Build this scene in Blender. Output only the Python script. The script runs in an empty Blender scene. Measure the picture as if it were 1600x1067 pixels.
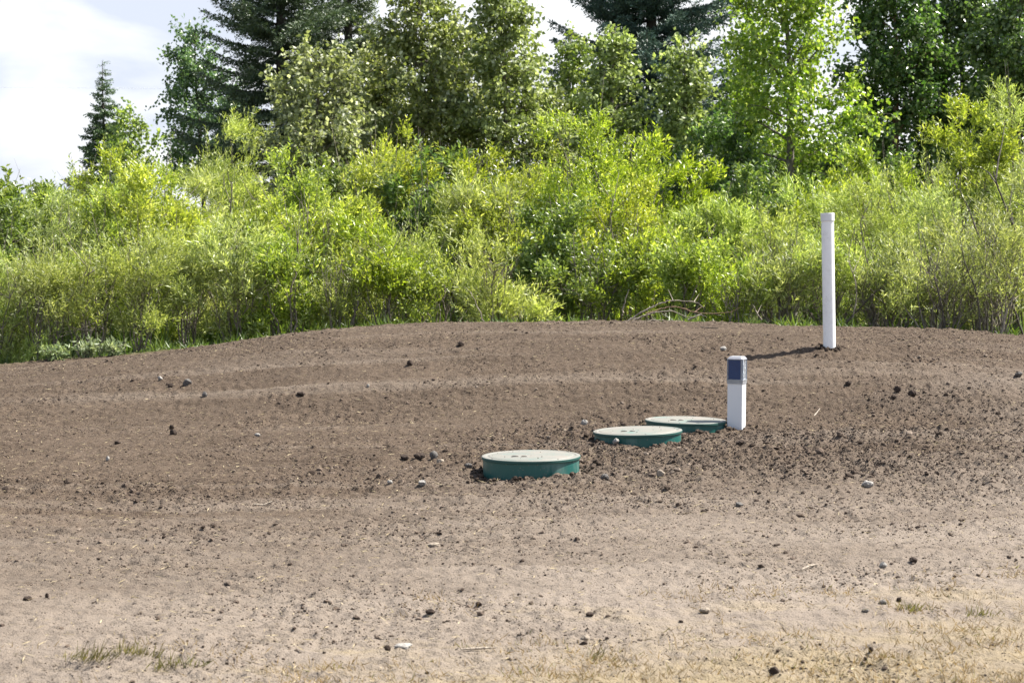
import bpy, math, random
import numpy as np
from mathutils import Vector

random.seed(7)
S = bpy.context.scene
COL = S.collection
PI = math.pi

# ------------------------------------------------------------------ camera
F = 70.0 / 36.0 * 1600.0
CAM_Z = 1.6
PITCH = math.atan(164.5 / F)
cam_data = bpy.data.cameras.new('camera')
cam_data.lens = 70.0
cam_data.sensor_width = 36.0
cam_data.clip_start = 0.1
cam_data.clip_end = 5000.0
cam_data.dof.use_dof = True
cam_data.dof.focus_distance = 14.5
cam_data.dof.aperture_fstop = 7.1
cam = bpy.data.objects.new('camera', cam_data)
cam.location = (0, 0, CAM_Z)
cam.rotation_euler = (PI / 2 - PITCH, 0, 0)
COL.objects.link(cam)
S.camera = cam

# ------------------------------------------------------------------ sun and sky
SUN_ELEV = math.radians(54)
SUN_AZ = math.radians(18.5)                 # angle from +X towards +Y: right of the frame and a little behind the mound
sd = Vector((math.cos(SUN_ELEV) * math.cos(SUN_AZ), math.cos(SUN_ELEV) * math.sin(SUN_AZ), math.sin(SUN_ELEV)))
sun_data = bpy.data.lights.new('sun', 'SUN')
sun_data.energy = 5.0
sun_data.angle = math.radians(0.53)
sun_data.color = (1.0, 0.955, 0.88)
sun = bpy.data.objects.new('sun', sun_data)
sun.rotation_euler = sd.to_track_quat('Z', 'Y').to_euler()
sun.location = (20, 10, 30)
COL.objects.link(sun)

world = bpy.data.worlds.new('World')
S.world = world
world.use_nodes = True
wt = world.node_tree
wt.nodes.clear()


def nd(t, typ, loc=None, **kw):
    n = t.nodes.new(typ)
    for k, v in kw.items():
        setattr(n, k, v)
    return n


w_out = nd(wt, 'ShaderNodeOutputWorld')
w_bg = nd(wt, 'ShaderNodeBackground')
w_bg.inputs['Strength'].default_value = 0.08
w_sky = nd(wt, 'ShaderNodeTexSky', sky_type='NISHITA', sun_disc=False)
w_sky.sun_elevation = SUN_ELEV
w_sky.sun_rotation = PI / 2 - SUN_AZ
w_sky.dust_density = 1.5
w_tc = nd(wt, 'ShaderNodeTexCoord')
w_map = nd(wt, 'ShaderNodeMapping')
w_map.inputs['Scale'].default_value = (1, 1, 2.6)
w_map.inputs['Location'].default_value = (0.35, 0.1, 0.2)
w_n1 = nd(wt, 'ShaderNodeTexNoise')
w_n1.inputs['Scale'].default_value = 2.2
w_n1.inputs['Detail'].default_value = 7
w_n1.inputs['Roughness'].default_value = 0.55
w_cover = nd(wt, 'ShaderNodeMapRange')
w_cover.inputs['From Min'].default_value = 0.50
w_cover.inputs['From Max'].default_value = 0.68
w_n2 = nd(wt, 'ShaderNodeTexNoise')
w_n2.inputs['Scale'].default_value = 9.0
w_n2.inputs['Detail'].default_value = 6
w_n2.inputs['Roughness'].default_value = 0.5
w_n2.inputs['Distortion'].default_value = 0.3
w_ramp = nd(wt, 'ShaderNodeValToRGB')
w_ramp.color_ramp.elements[0].position = 0.36
w_ramp.color_ramp.elements[0].color = (0.64, 0.69, 0.80, 1)
w_ramp.color_ramp.elements[1].position = 0.56
w_ramp.color_ramp.elements[1].color = (0.97, 0.98, 1.0, 1)
w_gain = nd(wt, 'ShaderNodeVectorMath', operation='SCALE')
w_gain.inputs['Scale'].default_value = 5.3
# more cloud low over the land, more blue overhead
w_sep = nd(wt, 'ShaderNodeSeparateXYZ')
w_low = nd(wt, 'ShaderNodeMapRange')
w_low.inputs['From Min'].default_value = 0.12
w_low.inputs['From Max'].default_value = 0.36
w_low.inputs['To Min'].default_value = 0.95
w_low.inputs['To Max'].default_value = 0.0
w_max = nd(wt, 'ShaderNodeMath', operation='MAXIMUM')
w_mix = nd(wt, 'ShaderNodeMix', data_type='RGBA')
L = wt.links.new
L(w_tc.outputs['Generated'], w_map.inputs['Vector'])
L(w_map.outputs['Vector'], w_n1.inputs['Vector'])
L(w_map.outputs['Vector'], w_n2.inputs['Vector'])
L(w_n1.outputs['Fac'], w_cover.inputs['Value'])
L(w_n2.outputs['Fac'], w_ramp.inputs['Fac'])
L(w_ramp.outputs['Color'], w_gain.inputs[0])
L(w_tc.outputs['Generated'], w_sep.inputs[0])
L(w_sep.outputs['Z'], w_low.inputs['Value'])
L(w_low.outputs['Result'], w_max.inputs[0])
L(w_cover.outputs['Result'], w_max.inputs[1])
L(w_max.outputs[0], w_mix.inputs['Factor'])
L(w_sky.outputs['Color'], w_mix.inputs[6])
L(w_gain.outputs[0], w_mix.inputs[7])
L(w_mix.outputs[2], w_bg.inputs['Color'])
L(w_bg.outputs[0], w_out.inputs['Surface'])

S.view_settings.view_transform = 'Standard'
S.view_settings.look = 'None'
S.view_settings.gamma = 1.0
S.view_settings.exposure = 1.55
S.render.engine = 'CYCLES'
S.cycles.max_bounces = 10
S.cycles.diffuse_bounces = 6
S.cycles.transparent_max_bounces = 8


# ------------------------------------------------------------------ helpers
def view_dir(px, py):
    a = (px - 800.0) / F
    b = (533.5 - py) / F
    return Vector((a, math.cos(PITCH) + b * math.sin(PITCH), -math.sin(PITCH) + b * math.cos(PITCH)))


def at(px, py, Y):
    d = view_dir(px, py)
    t = Y / d.y
    return Vector((d.x * t, Y, CAM_Z + d.z * t))


def hash_u(ix, iy, seed):
    h = (ix.astype(np.int64) * 374761393 + iy.astype(np.int64) * 668265263 + seed * 1442695041) & 0xFFFFFFFF
    h = ((h ^ (h >> 13)) * 1274126177) & 0xFFFFFFFF
    h = (h ^ (h >> 16)) & 0xFFFFFFFF
    return h


def perlin(x, y, seed=0):
    x = np.asarray(x, float)
    y = np.asarray(y, float)
    ix = np.floor(x)
    iy = np.floor(y)
    fx = x - ix
    fy = y - iy
    u = fx * fx * fx * (fx * (fx * 6 - 15) + 10)
    v = fy * fy * fy * (fy * (fy * 6 - 15) + 10)

    def g(dx, dy):
        a = hash_u(ix + dx, iy + dy, seed) * (2 * PI / 4294967296.0)
        return np.cos(a) * (fx - dx) + np.sin(a) * (fy - dy)
    a = g(0, 0) + u * (g(1, 0) - g(0, 0))
    b = g(0, 1) + u * (g(1, 1) - g(0, 1))
    return (a + v * (b - a)) * 1.5


def hermite(x, xs, ys):
    xs = np.asarray(xs, float)
    ys = np.asarray(ys, float)
    m = np.gradient(ys, xs)
    x = np.clip(np.asarray(x, float), xs[0], xs[-1])
    i = np.clip(np.searchsorted(xs, x) - 1, 0, len(xs) - 2)
    h = xs[i + 1] - xs[i]
    t = (x - xs[i]) / h
    t2 = t * t
    t3 = t2 * t
    return (2 * t3 - 3 * t2 + 1) * ys[i] + (t3 - 2 * t2 + t) * h * m[i] + (-2 * t3 + 3 * t2) * ys[i + 1] + (t3 - t2) * h * m[i + 1]


CX = [-40, -14, -10, -7, -4.88, -3.41, -2.02, -0.64, 0.64, 2.57, 3.17, 4.03, 4.88, 7, 10, 14, 40]
CZ = [0, 0, .03, .14, .315, .475, .635, .72, .74, .722, .70, .664, .617, .46, .2, 0, 0]
PY = [-50, 8, 11, 12, 13, 14, 15, 15.6, 16, 17, 18, 19, 19.8, 20.6, 22, 24, 27, 32, 60]
PZ = [0, 0, 0, .01, .045, .108, .135, .165, .24, .62, .855, .965, 1.0, .96, .78, .5, .25, 0, 0]


def gauss(x, y, cx, cy, sx, sy):
    return np.exp(-((x - cx) / sx) ** 2 - ((y - cy) / sy) ** 2)


def ground_base(x, y):
    x = np.asarray(x, float)
    y = np.asarray(y, float)
    z = hermite(x, CX, CZ) * hermite(y, PY, PZ)
    fade = np.clip((40 - np.abs(y - 12)) / 20, 0, 1) * np.clip((30 - np.abs(x)) / 15, 0, 1)
    fade = fade * (1 - .9 * np.clip(gauss(x, y, 1.0, 14.3, 1.5, 1.5) * 1.6, 0, 1))
    z = z + fade * (0.035 * perlin(x / 2.6, y / 2.2, 3) + 0.016 * perlin(x / 1.1 + 9, y / .8, 4))
    # soil pushed up at the near right of the first lid, a hollow on its left
    z = z + 0.04 * gauss(x, y, .42, 12.75, .25, .2) - 0.02 * gauss(x, y, -.22, 12.95, .14, .2) - 0.025 * gauss(x, y, 1.32, 15.08, .36, .2)
    z = z + 0.03 * gauss(x, y, 2.82, 17.65, .3, .3) + 0.03 * gauss(x, y, 2.6, 14.7, .6, .5)
    return z


def churn(x, y):
    c = .95 * gauss(x, y, 1.2, 14.0, 2.0, 1.4) + .45 * gauss(x, y, 3.2, 15.6, 2.2, 2.0) + .3 * gauss(x, y, -1.5, 12.0, 2.2, 1.2)
    c = c + .35 * perlin(x / 1.6 + 3, y / 1.1, 21) + .25 + .25 * perlin(x / .5, y / .4, 22)
    return np.clip(c, 0.06, 1.3)


def ground_fine(x, y):
    c = churn(x, y)
    d = (0.013 * (np.abs(perlin(x / .19, y / .16, 31)) * 2 - .5)
         + 0.012 * (np.abs(perlin(x / .085 + 5, y / .08, 32)) * 2 - .5)
         + 0.009 * perlin(x / .045, y / .045, 33)
         + 0.005 * perlin(x / .024, y / .024, 34)) * (.48 + .95 * c)
    # raking and wheel passes running across the plot
    yy = y - .16 * x - .022 * x * x + .35 * perlin(x / 3.0, y / 3.0, 41)
    d = d + .014 * perlin(x / 3.5 + 2, yy / .34, 42) + .006 * perlin(x / 2.0 + 7, yy / .11, 43)
    # wheel ruts of a small loader, worn and broken
    brk = np.clip(.35 + perlin(x / 1.3, y / .9, 44), 0, 1)
    for off in (9.0, 9.55, 11.4, 11.95, 16.9):
        q = (yy - off) / .10
        d = d - .016 * brk * np.exp(-q * q) + .010 * brk * np.exp(-(np.abs(q) - 1.7) ** 2 * 2.5)
    d = d + .020 * np.clip(c, 0, 1) * perlin(x / .38, y / .34, 45)
    return d - .010


def H(x, y):
    return float(ground_base(np.array([x]), np.array([y]))[0])


def Hf(x, y):
    a, b = np.array([float(x)]), np.array([float(y)])
    return float((ground_base(a, b) + ground_fine(a, b))[0])


def ground_hit(px, py):
    d = view_dir(px, py)
    ys = np.arange(5.5, 21.0, .01)
    t = ys / d.y
    zs = ground_base(d.x * t, ys) + ground_fine(d.x * t, ys)
    rz = CAM_Z + d.z * t
    k = np.argmax(rz <= zs)
    return Vector((d.x * t[k], ys[k], zs[k]))


def mesh_np(name, V, Fc, mat, parent=None, smooth=False):
    """V (n,3); Fc list of face index arrays, each (m,k)"""
    me = bpy.data.meshes.new(name)
    V = np.asarray(V, np.float32)
    if not isinstance(Fc, list):
        Fc = [Fc]
    Fc = [np.asarray(f, np.int32) for f in Fc if len(f)]
    me.vertices.add(len(V))
    me.vertices.foreach_set('co', V.ravel())
    nl = sum(f.size for f in Fc)
    npoly = sum(len(f) for f in Fc)
    me.loops.add(nl)
    me.loops.foreach_set('vertex_index', np.concatenate([f.ravel() for f in Fc]))
    me.polygons.add(npoly)
    tot = np.concatenate([np.full(len(f), f.shape[1], np.int32) for f in Fc])
    st = np.concatenate([[0], np.cumsum(tot)[:-1]]).astype(np.int32)
    me.polygons.foreach_set('loop_start', st)
    me.polygons.foreach_set('loop_total', tot)
    me.polygons.foreach_set('use_smooth', np.full(npoly, smooth))
    me.materials.append(mat)
    me.update(calc_edges=True)
    me.validate()
    o = bpy.data.objects.new(name, me)
    COL.objects.link(o)
    if parent is not None:
        o.parent = parent
    return o


def tag(o, label=None, cat=None, group=None, kind=None):
    if label:
        o['label'] = label
    if cat:
        o['category'] = cat
    if group:
        o['group'] = group
    if kind:
        o['kind'] = kind
    return o


def thing(name, label, cat, loc=(0, 0, 0), group=None):
    o = bpy.data.objects.new(name, None)
    o.empty_display_size = .1
    o.location = loc
    COL.objects.link(o)
    return tag(o, label, cat, group)


def tubes(paths, sides=5):
    """paths: list of (points (n,3), radii (n,)); returns V, quads"""
    Vs, Fs = [], []
    off = 0
    ang = np.arange(sides) * 2 * PI / sides
    for P, R in paths:
        P = np.asarray(P, float)
        R = np.asarray(R, float)
        T = np.gradient(P, axis=0)
        T /= np.linalg.norm(T, axis=1)[:, None] + 1e-9
        ref = np.where(np.abs(T[:, 2:3]) > .9, np.array([[1., 0, 0]]), np.array([[0, 0, 1.]]))
        A = np.cross(T, ref)
        A /= np.linalg.norm(A, axis=1)[:, None] + 1e-9
        B = np.cross(T, A)
        ring = P[:, None, :] + R[:, None, None] * (np.cos(ang)[None, :, None] * A[:, None, :] + np.sin(ang)[None, :, None] * B[:, None, :])
        n = len(P)
        idx = off + np.arange(n * sides).reshape(n, sides)
        q = np.stack([idx[:-1], np.roll(idx[:-1], -1, 1), np.roll(idx[1:], -1, 1), idx[1:]], -1).reshape(-1, 4)
        Vs.append(ring.reshape(-1, 3))
        Fs.append(q)
        off += n * sides
    return np.concatenate(Vs), np.concatenate(Fs)


def unit(v):
    return v / (np.linalg.norm(v, axis=-1, keepdims=True) + 1e-9)


def leaf_quads(P, A, Nn, Ln, Wd, fold=.18):
    """diamond leaves: base P, axis A, approximate normal Nn"""
    A = unit(A)
    Sd = unit(np.cross(A, Nn))
    Nm = np.cross(Sd, A)
    Ln = np.asarray(Ln)[:, None]
    Wd = np.asarray(Wd)[:, None]
    m = P + A * Ln * .42 + Nm * Wd * fold
    V = np.stack([P, m + Sd * Wd * .5, P + A * Ln, m - Sd * Wd * .5], 1).reshape(-1, 3)
    Fq = np.arange(len(P) * 4).reshape(-1, 4)
    return V, Fq


# ------------------------------------------------------------------ materials
def new_mat(name):
    m = bpy.data.materials.new(name)
    m.use_nodes = True
    t = m.node_tree
    return m, t, t.nodes['Principled BSDF'], t.links.new


def leaf_mat(name, c1, c2, trans=.42, rough=.42, tint=(1.15, 1.2, .55), c3=None):
    m, t, bs, L = new_mat(name)
    geo = nd(t, 'ShaderNodeNewGeometry')
    ramp = nd(t, 'ShaderNodeValToRGB')
    ramp.color_ramp.elements[0].color = (*c1, 1)
    ramp.color_ramp.elements[1].color = (*c2, 1)
    if c3:  # palest leaves: sunlit leaf glints put into the colour
        e = ramp.color_ramp.elements.new(.80)
        e.color = (*c2, 1)
        ramp.color_ramp.elements[2].color = (*c3, 1)
    tc = nd(t, 'ShaderNodeTexCoord')
    nz = nd(t, 'ShaderNodeTexNoise')
    nz.inputs['Scale'].default_value = 1.7
    nz.inputs['Detail'].default_value = 2
    mp = nd(t, 'ShaderNodeMapRange')
    mp.inputs['From Min'].default_value = .3
    mp.inputs['From Max'].default_value = .7
    mp.inputs['To Min'].default_value = .72
    mp.inputs['To Max'].default_value = 1.25
    sc = nd(t, 'ShaderNodeVectorMath', operation='SCALE')
    # one plant differs a little from the next
    oi = nd(t, 'ShaderNodeObjectInfo')
    hs = nd(t, 'ShaderNodeHueSaturation')
    for k_, (lo_, hi_), mul_ in (('Hue', (.485, .512), 7.0), ('Saturation', (.86, 1.08), 13.0), ('Value', (.90, 1.18), 1.0)):
        m1 = nd(t, 'ShaderNodeMath', operation='MULTIPLY')
        m1.inputs[1].default_value = mul_
        fr = nd(t, 'ShaderNodeMath', operation='FRACT')
        rg = nd(t, 'ShaderNodeMapRange')
        rg.inputs['To Min'].default_value = lo_
        rg.inputs['To Max'].default_value = hi_
        L(oi.outputs['Random'], m1.inputs[0])
        L(m1.outputs[0], fr.inputs[0])
        L(fr.outputs[0], rg.inputs['Value'])
        L(rg.outputs[0], hs.inputs[k_])
    L(geo.outputs['Random Per Island'], ramp.inputs['Fac'])
    L(tc.outputs['Object'], nz.inputs['Vector'])
    L(nz.outputs['Fac'], mp.inputs['Value'])
    L(ramp.outputs['Color'], hs.inputs['Color'])
    L(hs.outputs[0], sc.inputs[0])
    L(mp.outputs['Result'], sc.inputs['Scale'])
    L(sc.outputs[0], bs.inputs['Base Color'])
    bs.inputs['Roughness'].default_value = rough
    tr = nd(t, 'ShaderNodeBsdfTranslucent')
    mul = nd(t, 'ShaderNodeVectorMath', operation='MULTIPLY')
    mul.inputs[1].default_value = tint
    L(sc.outputs[0], mul.inputs[0])
    L(mul.outputs[0], tr.inputs['Color'])
    mx = nd(t, 'ShaderNodeMixShader')
    mx.inputs[0].default_value = trans
    L(bs.outputs[0], mx.inputs[1])
    L(tr.outputs[0], mx.inputs[2])
    L(mx.outputs[0], t.nodes['Material Output'].inputs['Surface'])
    return m


def bark_mat(name, c1, c2, scale=30):
    m, t, bs, L = new_mat(name)
    tc = nd(t, 'ShaderNodeTexCoord')
    mp = nd(t, 'ShaderNodeMapping')
    mp.inputs['Scale'].default_value = (1, 1, .25)
    nz = nd(t, 'ShaderNodeTexNoise')
    nz.inputs['Scale'].default_value = scale
    nz.inputs['Detail'].default_value = 5
    rp = nd(t, 'ShaderNodeValToRGB')
    rp.color_ramp.elements[0].position = .35
    rp.color_ramp.elements[0].color = (*c1, 1)
    rp.color_ramp.elements[1].position = .65
    rp.color_ramp.elements[1].color = (*c2, 1)
    bp = nd(t, 'ShaderNodeBump')
    bp.inputs['Distance'].default_value = .01
    L(tc.outputs['Object'], mp.inputs['Vector'])
    L(mp.outputs['Vector'], nz.inputs['Vector'])
    L(nz.outputs['Fac'], rp.inputs['Fac'])
    L(rp.outputs['Color'], bs.inputs['Base Color'])
    L(nz.outputs['Fac'], bp.inputs['Height'])
    L(bp.outputs['Normal'], bs.inputs['Normal'])
    bs.inputs['Roughness'].default_value = .9
    return m


def soil_mat():
    m, t, bs, L = new_mat('soil')
    tc = nd(t, 'ShaderNodeTexCoord')
    P = tc.outputs['Object']
    sep = nd(t, 'ShaderNodeSeparateXYZ')
    L(P, sep.inputs[0])

    def noise(scale, detail=5, rough=.55, vec=P):
        n = nd(t, 'ShaderNodeTexNoise')
        n.inputs['Scale'].default_value = scale
        n.inputs['Detail'].default_value = detail
        n.inputs['Roughness'].default_value = rough
        L(vec, n.inputs['Vector'])
        return n.outputs['Fac']

    def math_(op, a, b):
        n = nd(t, 'ShaderNodeMath', operation=op)
        for i, v in enumerate((a, b)):
            if isinstance(v, (int, float)):
                n.inputs[i].default_value = v
            else:
                L(v, n.inputs[i])
        return n.outputs[0]

    def rng(v, a, b, c, d):
        n = nd(t, 'ShaderNodeMapRange')
        for k, q in zip(('From Min', 'From Max', 'To Min', 'To Max'), (a, b, c, d)):
            n.inputs[k].default_value = q
        L(v, n.inputs['Value'])
        return n.outputs[0]

    def mix(f, a, b):
        n = nd(t, 'ShaderNodeMix', data_type='RGBA')
        for i, v in ((0, f), (6, a), (7, b)):
            if isinstance(v, (int, float)):
                n.inputs[i].default_value = v
            elif isinstance(v, tuple):
                n.inputs[i].default_value = (*v, 1)
            else:
                L(v, n.inputs[i])
        return n.outputs[2]
    stretch = nd(t, 'ShaderNodeMapping')
    stretch.inputs['Scale'].default_value = (.28, 1.0, 1.0)
    stretch.inputs['Rotation'].default_value = (0, 0, -.16)
    L(P, stretch.inputs['Vector'])
    big = noise(.9, 4, .6, stretch.outputs[0])
    mid = noise(3.2, 6, .65, stretch.outputs[0])
    # dry packed soil near the camera, darker turned topsoil on the mound
    yw = math_('ADD', sep.outputs['Y'], rng(big, .25, .75, -2.6, 2.6))
    yw = math_('ADD', yw, math_('MULTIPLY', sep.outputs['X'], -.72))
    yw = math_('ADD', yw, rng(mid, .25, .75, -1.2, 1.2))
    dark = rng(yw, 7.4, 14.0, 0.0, 1.0)
    dry = mix(mid, (.132, .106, .084), (.248, .210, .174))
    top = mix(mid, (.035, .0245, .0172), (.113, .0845, .0615))
    col = mix(dark, dry, top)
    # long dusty streaks left by grading
    st2 = nd(t, 'ShaderNodeMapping')
    st2.inputs['Scale'].default_value = (.16, 1.9, 1.0)
    st2.inputs['Rotation'].default_value = (0, 0, -.20)
    L(P, st2.inputs['Vector'])
    n_st = nd(t, 'ShaderNodeTexNoise')
    n_st.inputs['Scale'].default_value = 1.0
    n_st.inputs['Detail'].default_value = 4
    n_st.inputs['Distortion'].default_value = .6
    L(st2.outputs[0], n_st.inputs['Vector'])
    col = mix(rng(n_st.outputs['Fac'], .55, .72, 0, .34), col, (.205, .170, .138))
    # loose crumbs and straw flecks
    fine = noise(75, 3, .6)
    col = mix(rng(fine, .55, .72, 0, .55), col, (.21, .168, .125))
    col = mix(rng(fine, .42, .28, 0, .65), col, (.022, .015, .011))
    # thin dry grass at the near right corner
    gx = math_('ADD', math_('MULTIPLY', sep.outputs['X'], .55), math_('MULTIPLY', sep.outputs['Y'], -1.0))
    gmask = rng(math_('ADD', gx, rng(mid, .3, .7, -1.2, 1.2)), -8.0, -6.2, 0, .6)
    col = mix(gmask, col, mix(fine, (.155, .118, .06), (.27, .215, .12)))
    # leaf litter beyond the mound
    veg = rng(math_('ADD', sep.outputs['Y'], rng(mid, .3, .7, -.6, .6)), 20.6, 21.4, 0, 1)
    col = mix(veg, col, mix(mid, (.05, .05, .022), (.10, .09, .045)))
    L(col, bs.inputs['Base Color'])
    bs.inputs['Roughness'].default_value = 1.0
    bs.inputs['Specular IOR Level'].default_value = .1
    bp = nd(t, 'ShaderNodeBump')
    bp.inputs['Strength'].default_value = 1.0
    bp.inputs['Distance'].default_value = .012
    L(math_('ADD', noise(55, 4, .7), math_('MULTIPLY', noise(140, 2, .6), .5)), bp.inputs['Height'])
    L(bp.outputs['Normal'], bs.inputs['Normal'])
    return m


def clod_mat(name, c1, c2, c3=None, pos3=.9):
    m, t, bs, L = new_mat(name)
    geo = nd(t, 'ShaderNodeNewGeometry')
    rp = nd(t, 'ShaderNodeValToRGB')
    rp.color_ramp.elements[0].color = (*c1, 1)
    rp.color_ramp.elements[1].color = (*c2, 1)
    if c3:
        e = rp.color_ramp.elements.new(pos3)
        e.color = (*c2, 1)
        rp.color_ramp.elements[2].color = (*c3, 1)
    L(geo.outputs['Random Per Island'], rp.inputs['Fac'])
    tc = nd(t, 'ShaderNodeTexCoord')
    nz = nd(t, 'ShaderNodeTexNoise')
    nz.inputs['Scale'].default_value = 90
    nz.inputs['Detail'].default_value = 4
    L(tc.outputs['Object'], nz.inputs['Vector'])
    mp = nd(t, 'ShaderNodeMapRange')
    mp.inputs['From Min'].default_value = .3
    mp.inputs['From Max'].default_value = .7
    mp.inputs['To Min'].default_value = .7
    mp.inputs['To Max'].default_value = 1.3
    L(nz.outputs['Fac'], mp.inputs['Value'])
    sc = nd(t, 'ShaderNodeVectorMath', operation='SCALE')
    L(rp.outputs['Color'], sc.inputs[0])
    L(mp.outputs['Result'], sc.inputs['Scale'])
    L(sc.outputs[0], bs.inputs['Base Color'])
    bp = nd(t, 'ShaderNodeBump')
    bp.inputs['Distance'].default_value = .006
    L(nz.outputs['Fac'], bp.inputs['Height'])
    L(bp.outputs['Normal'], bs.inputs['Normal'])
    bs.inputs['Roughness'].default_value = 1
    bs.inputs['Specular IOR Level'].default_value = .15
    return m


def worn_mat(name, base, worn, lo, hi, scale, rough=.5, stretch=(1, 1, 1), speck=None, bump=0.0):
    m, t, bs, L = new_mat(name)
    tc = nd(t, 'ShaderNodeTexCoord')
    mp = nd(t, 'ShaderNodeMapping')
    mp.inputs['Scale'].default_value = stretch
    nz = nd(t, 'ShaderNodeTexNoise')
    nz.inputs['Scale'].default_value = scale
    nz.inputs['Detail'].default_value = 8
    nz.inputs['Roughness'].default_value = .62
    rp = nd(t, 'ShaderNodeValToRGB')
    rp.color_ramp.elements[0].position = lo
    rp.color_ramp.elements[0].color = (*base, 1)
    rp.color_ramp.elements[1].position = hi
    rp.color_ramp.elements[1].color = (*worn, 1)
    L(tc.outputs['Object'], mp.inputs['Vector'])
    L(mp.outputs['Vector'], nz.inputs['Vector'])
    L(nz.outputs['Fac'], rp.inputs['Fac'])
    out = rp.outputs['Color']
    if speck:
        n2 = nd(t, 'ShaderNodeTexNoise')
        n2.inputs['Scale'].default_value = 95
        n2.inputs['Detail'].default_value = 3
        L(tc.outputs['Object'], n2.inputs['Vector'])
        r2 = nd(t, 'ShaderNodeMapRange')
        r2.inputs['From Min'].default_value = .64
        r2.inputs['From Max'].default_value = .74
        L(n2.outputs['Fac'], r2.inputs['Value'])
        mx = nd(t, 'ShaderNodeMix', data_type='RGBA')
        mx.inputs[7].default_value = (*speck, 1)
        L(r2.outputs[0], mx.inputs[0])
        L(out, mx.inputs[6])
        out = mx.outputs[2]
    L(out, bs.inputs['Base Color'])
    bs.inputs['Roughness'].default_value = rough
    if bump:
        bp = nd(t, 'ShaderNodeBump')
        bp.inputs['Distance'].default_value = bump
        L(nz.outputs['Fac'], bp.inputs['Height'])
        L(bp.outputs['Normal'], bs.inputs['Normal'])
    return m


M_soil = soil_mat()
M_clod = clod_mat('soil_clod', (.030, .021, .0155), (.118, .089, .068), (.20, .16, .125), .88)
M_heap = clod_mat('heaped_soil', (.024, .0165, .012), (.085, .064, .048))
M_darkclod = clod_mat('dark_clod', (.026, .0185, .0145), (.056, .042, .033))
M_greystone = clod_mat('grey_stone', (.085, .078, .070), (.13, .12, .11))
M_palestone = clod_mat('pale_stone', (.22, .205, .185), (.29, .275, .25))
M_tanstone = clod_mat('tan_stone', (.20, .165, .13), (.25, .21, .165))
M_straw = clod_mat('straw', (.16, .125, .07), (.36, .30, .19))
M_will_pale = leaf_mat('pale_willow_leaf', (.14, .195, .038), (.40, .465, .15), .45, .40, (1.2, 1.2, .6), (.62, .66, .36))
M_will_bright = leaf_mat('bright_willow_leaf', (.125, .19, .020), (.37, .45, .060), .47, .38, (1.2, 1.2, .5), (.56, .60, .22))
M_will_green = leaf_mat('green_shrub_leaf', (.07, .13, .024), (.20, .275, .07), .42, .36, (1.2, 1.2, .5), (.34, .41, .18))
M_olive = leaf_mat('poplar_leaf', (.09, .12, .036), (.31, .35, .14), .44, .42, (1.1, 1.15, .6), (.62, .65, .46))
M_bluegreen = leaf_mat('blue_green_leaf', (.065, .13, .055), (.16, .24, .11), .40, .34, (1.0, 1.15, .6), (.30, .38, .25))
M_dark = leaf_mat('dark_leaf', (.048, .095, .028), (.14, .205, .065), .42, .30, (1.0, 1.2, .5), (.36, .43, .24))
M_aspen = leaf_mat('aspen_leaf', (.11, .19, .028), (.28, .37, .075), .50, .34, (1.2, 1.2, .5), (.48, .53, .26))
M_spruce = leaf_mat('spruce_needle', (.034, .075, .030), (.115, .17, .075), .15, .5, (1, 1.1, .6))
M_spruce2 = leaf_mat('olive_spruce_needle', (.055, .095, .028), (.13, .18, .065), .15, .5, (1, 1.1, .6))
M_bluespruce = leaf_mat('blue_spruce_needle', (.036, .076, .055), (.115, .175, .13), .12, .45, (1, 1, .9))
M_bark = bark_mat('grey_bark', (.07, .06, .05), (.20, .175, .15))
M_darkbark = bark_mat('dark_bark', (.035, .028, .022), (.09, .075, .06))
M_warmbark = bark_mat('warm_bark', (.10, .06, .035), (.26, .165, .10))
M_stem = bark_mat('willow_stem', (.09, .075, .055), (.26, .225, .18), 60)
M_dead = bark_mat('dead_wood', (.14, .115, .09), (.34, .29, .23), 50)
M_grass = leaf_mat('grass_blade', (.085, .09, .025), (.23, .19, .075), .35, .5)
M_drygrass = leaf_mat('dry_grass_blade', (.17, .13, .055), (.34, .27, .14), .3, .6, (1.1, 1.0, .6))
M_weed = leaf_mat('silvery_weed_leaf', (.14, .20, .08), (.32, .38, .20), .4, .5, (1.1, 1.1, .7))
M_under = leaf_mat('undergrowth_leaf', (.05, .095, .018), (.15, .20, .05), .4, .45)

# ------------------------------------------------------------------ ground
rs = np.random.RandomState(11)
xf = np.arange(-6.3, 6.3001, .0135)
xo = np.array([.05, .12, .22, .4, .7, 1.1, 1.7, 2.5, 4, 6, 9, 14, 22, 35, 60, 100, 180, 320, 600, 1000, 1800])
xs = np.concatenate([-6.3 - xo[::-1], xf, 6.3 + xo])
step = np.linspace(.0095, .019, 1080)
yf = 5.6 + np.concatenate([[0], np.cumsum(step)])
ye = yf[-1]
yb = ye + np.concatenate([np.arange(.05, 2.0, .08), np.arange(2.1, 14, .35), np.array([15, 17, 20, 25, 33, 45, 65, 100, 160, 300, 600, 1200, 2400])])
ya = 5.6 - np.array([30, 15, 8, 4, 2, 1, .5, .25, .1, .04])
ys_ = np.concatenate([ya, yf, yb])
GX, GY = np.meshgrid(xs, ys_)
GZ = ground_base(GX, GY)
inn = (np.abs(GX) < 7.5) & (GY > 5) & (GY < 24)
GZ[inn] += ground_fine(GX[inn], GY[inn])
nx, ny = len(xs), len(ys_)
idx = np.arange(nx * ny).reshape(ny, nx)
quads = np.stack([idx[:-1, :-1], idx[:-1, 1:], idx[1:, 1:], idx[1:, :-1]], -1).reshape(-1, 4)
ground = mesh_np('ground', np.stack([GX, GY, GZ], -1).reshape(-1, 3), quads, M_soil, smooth=True)
tag(ground, kind='structure')


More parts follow.
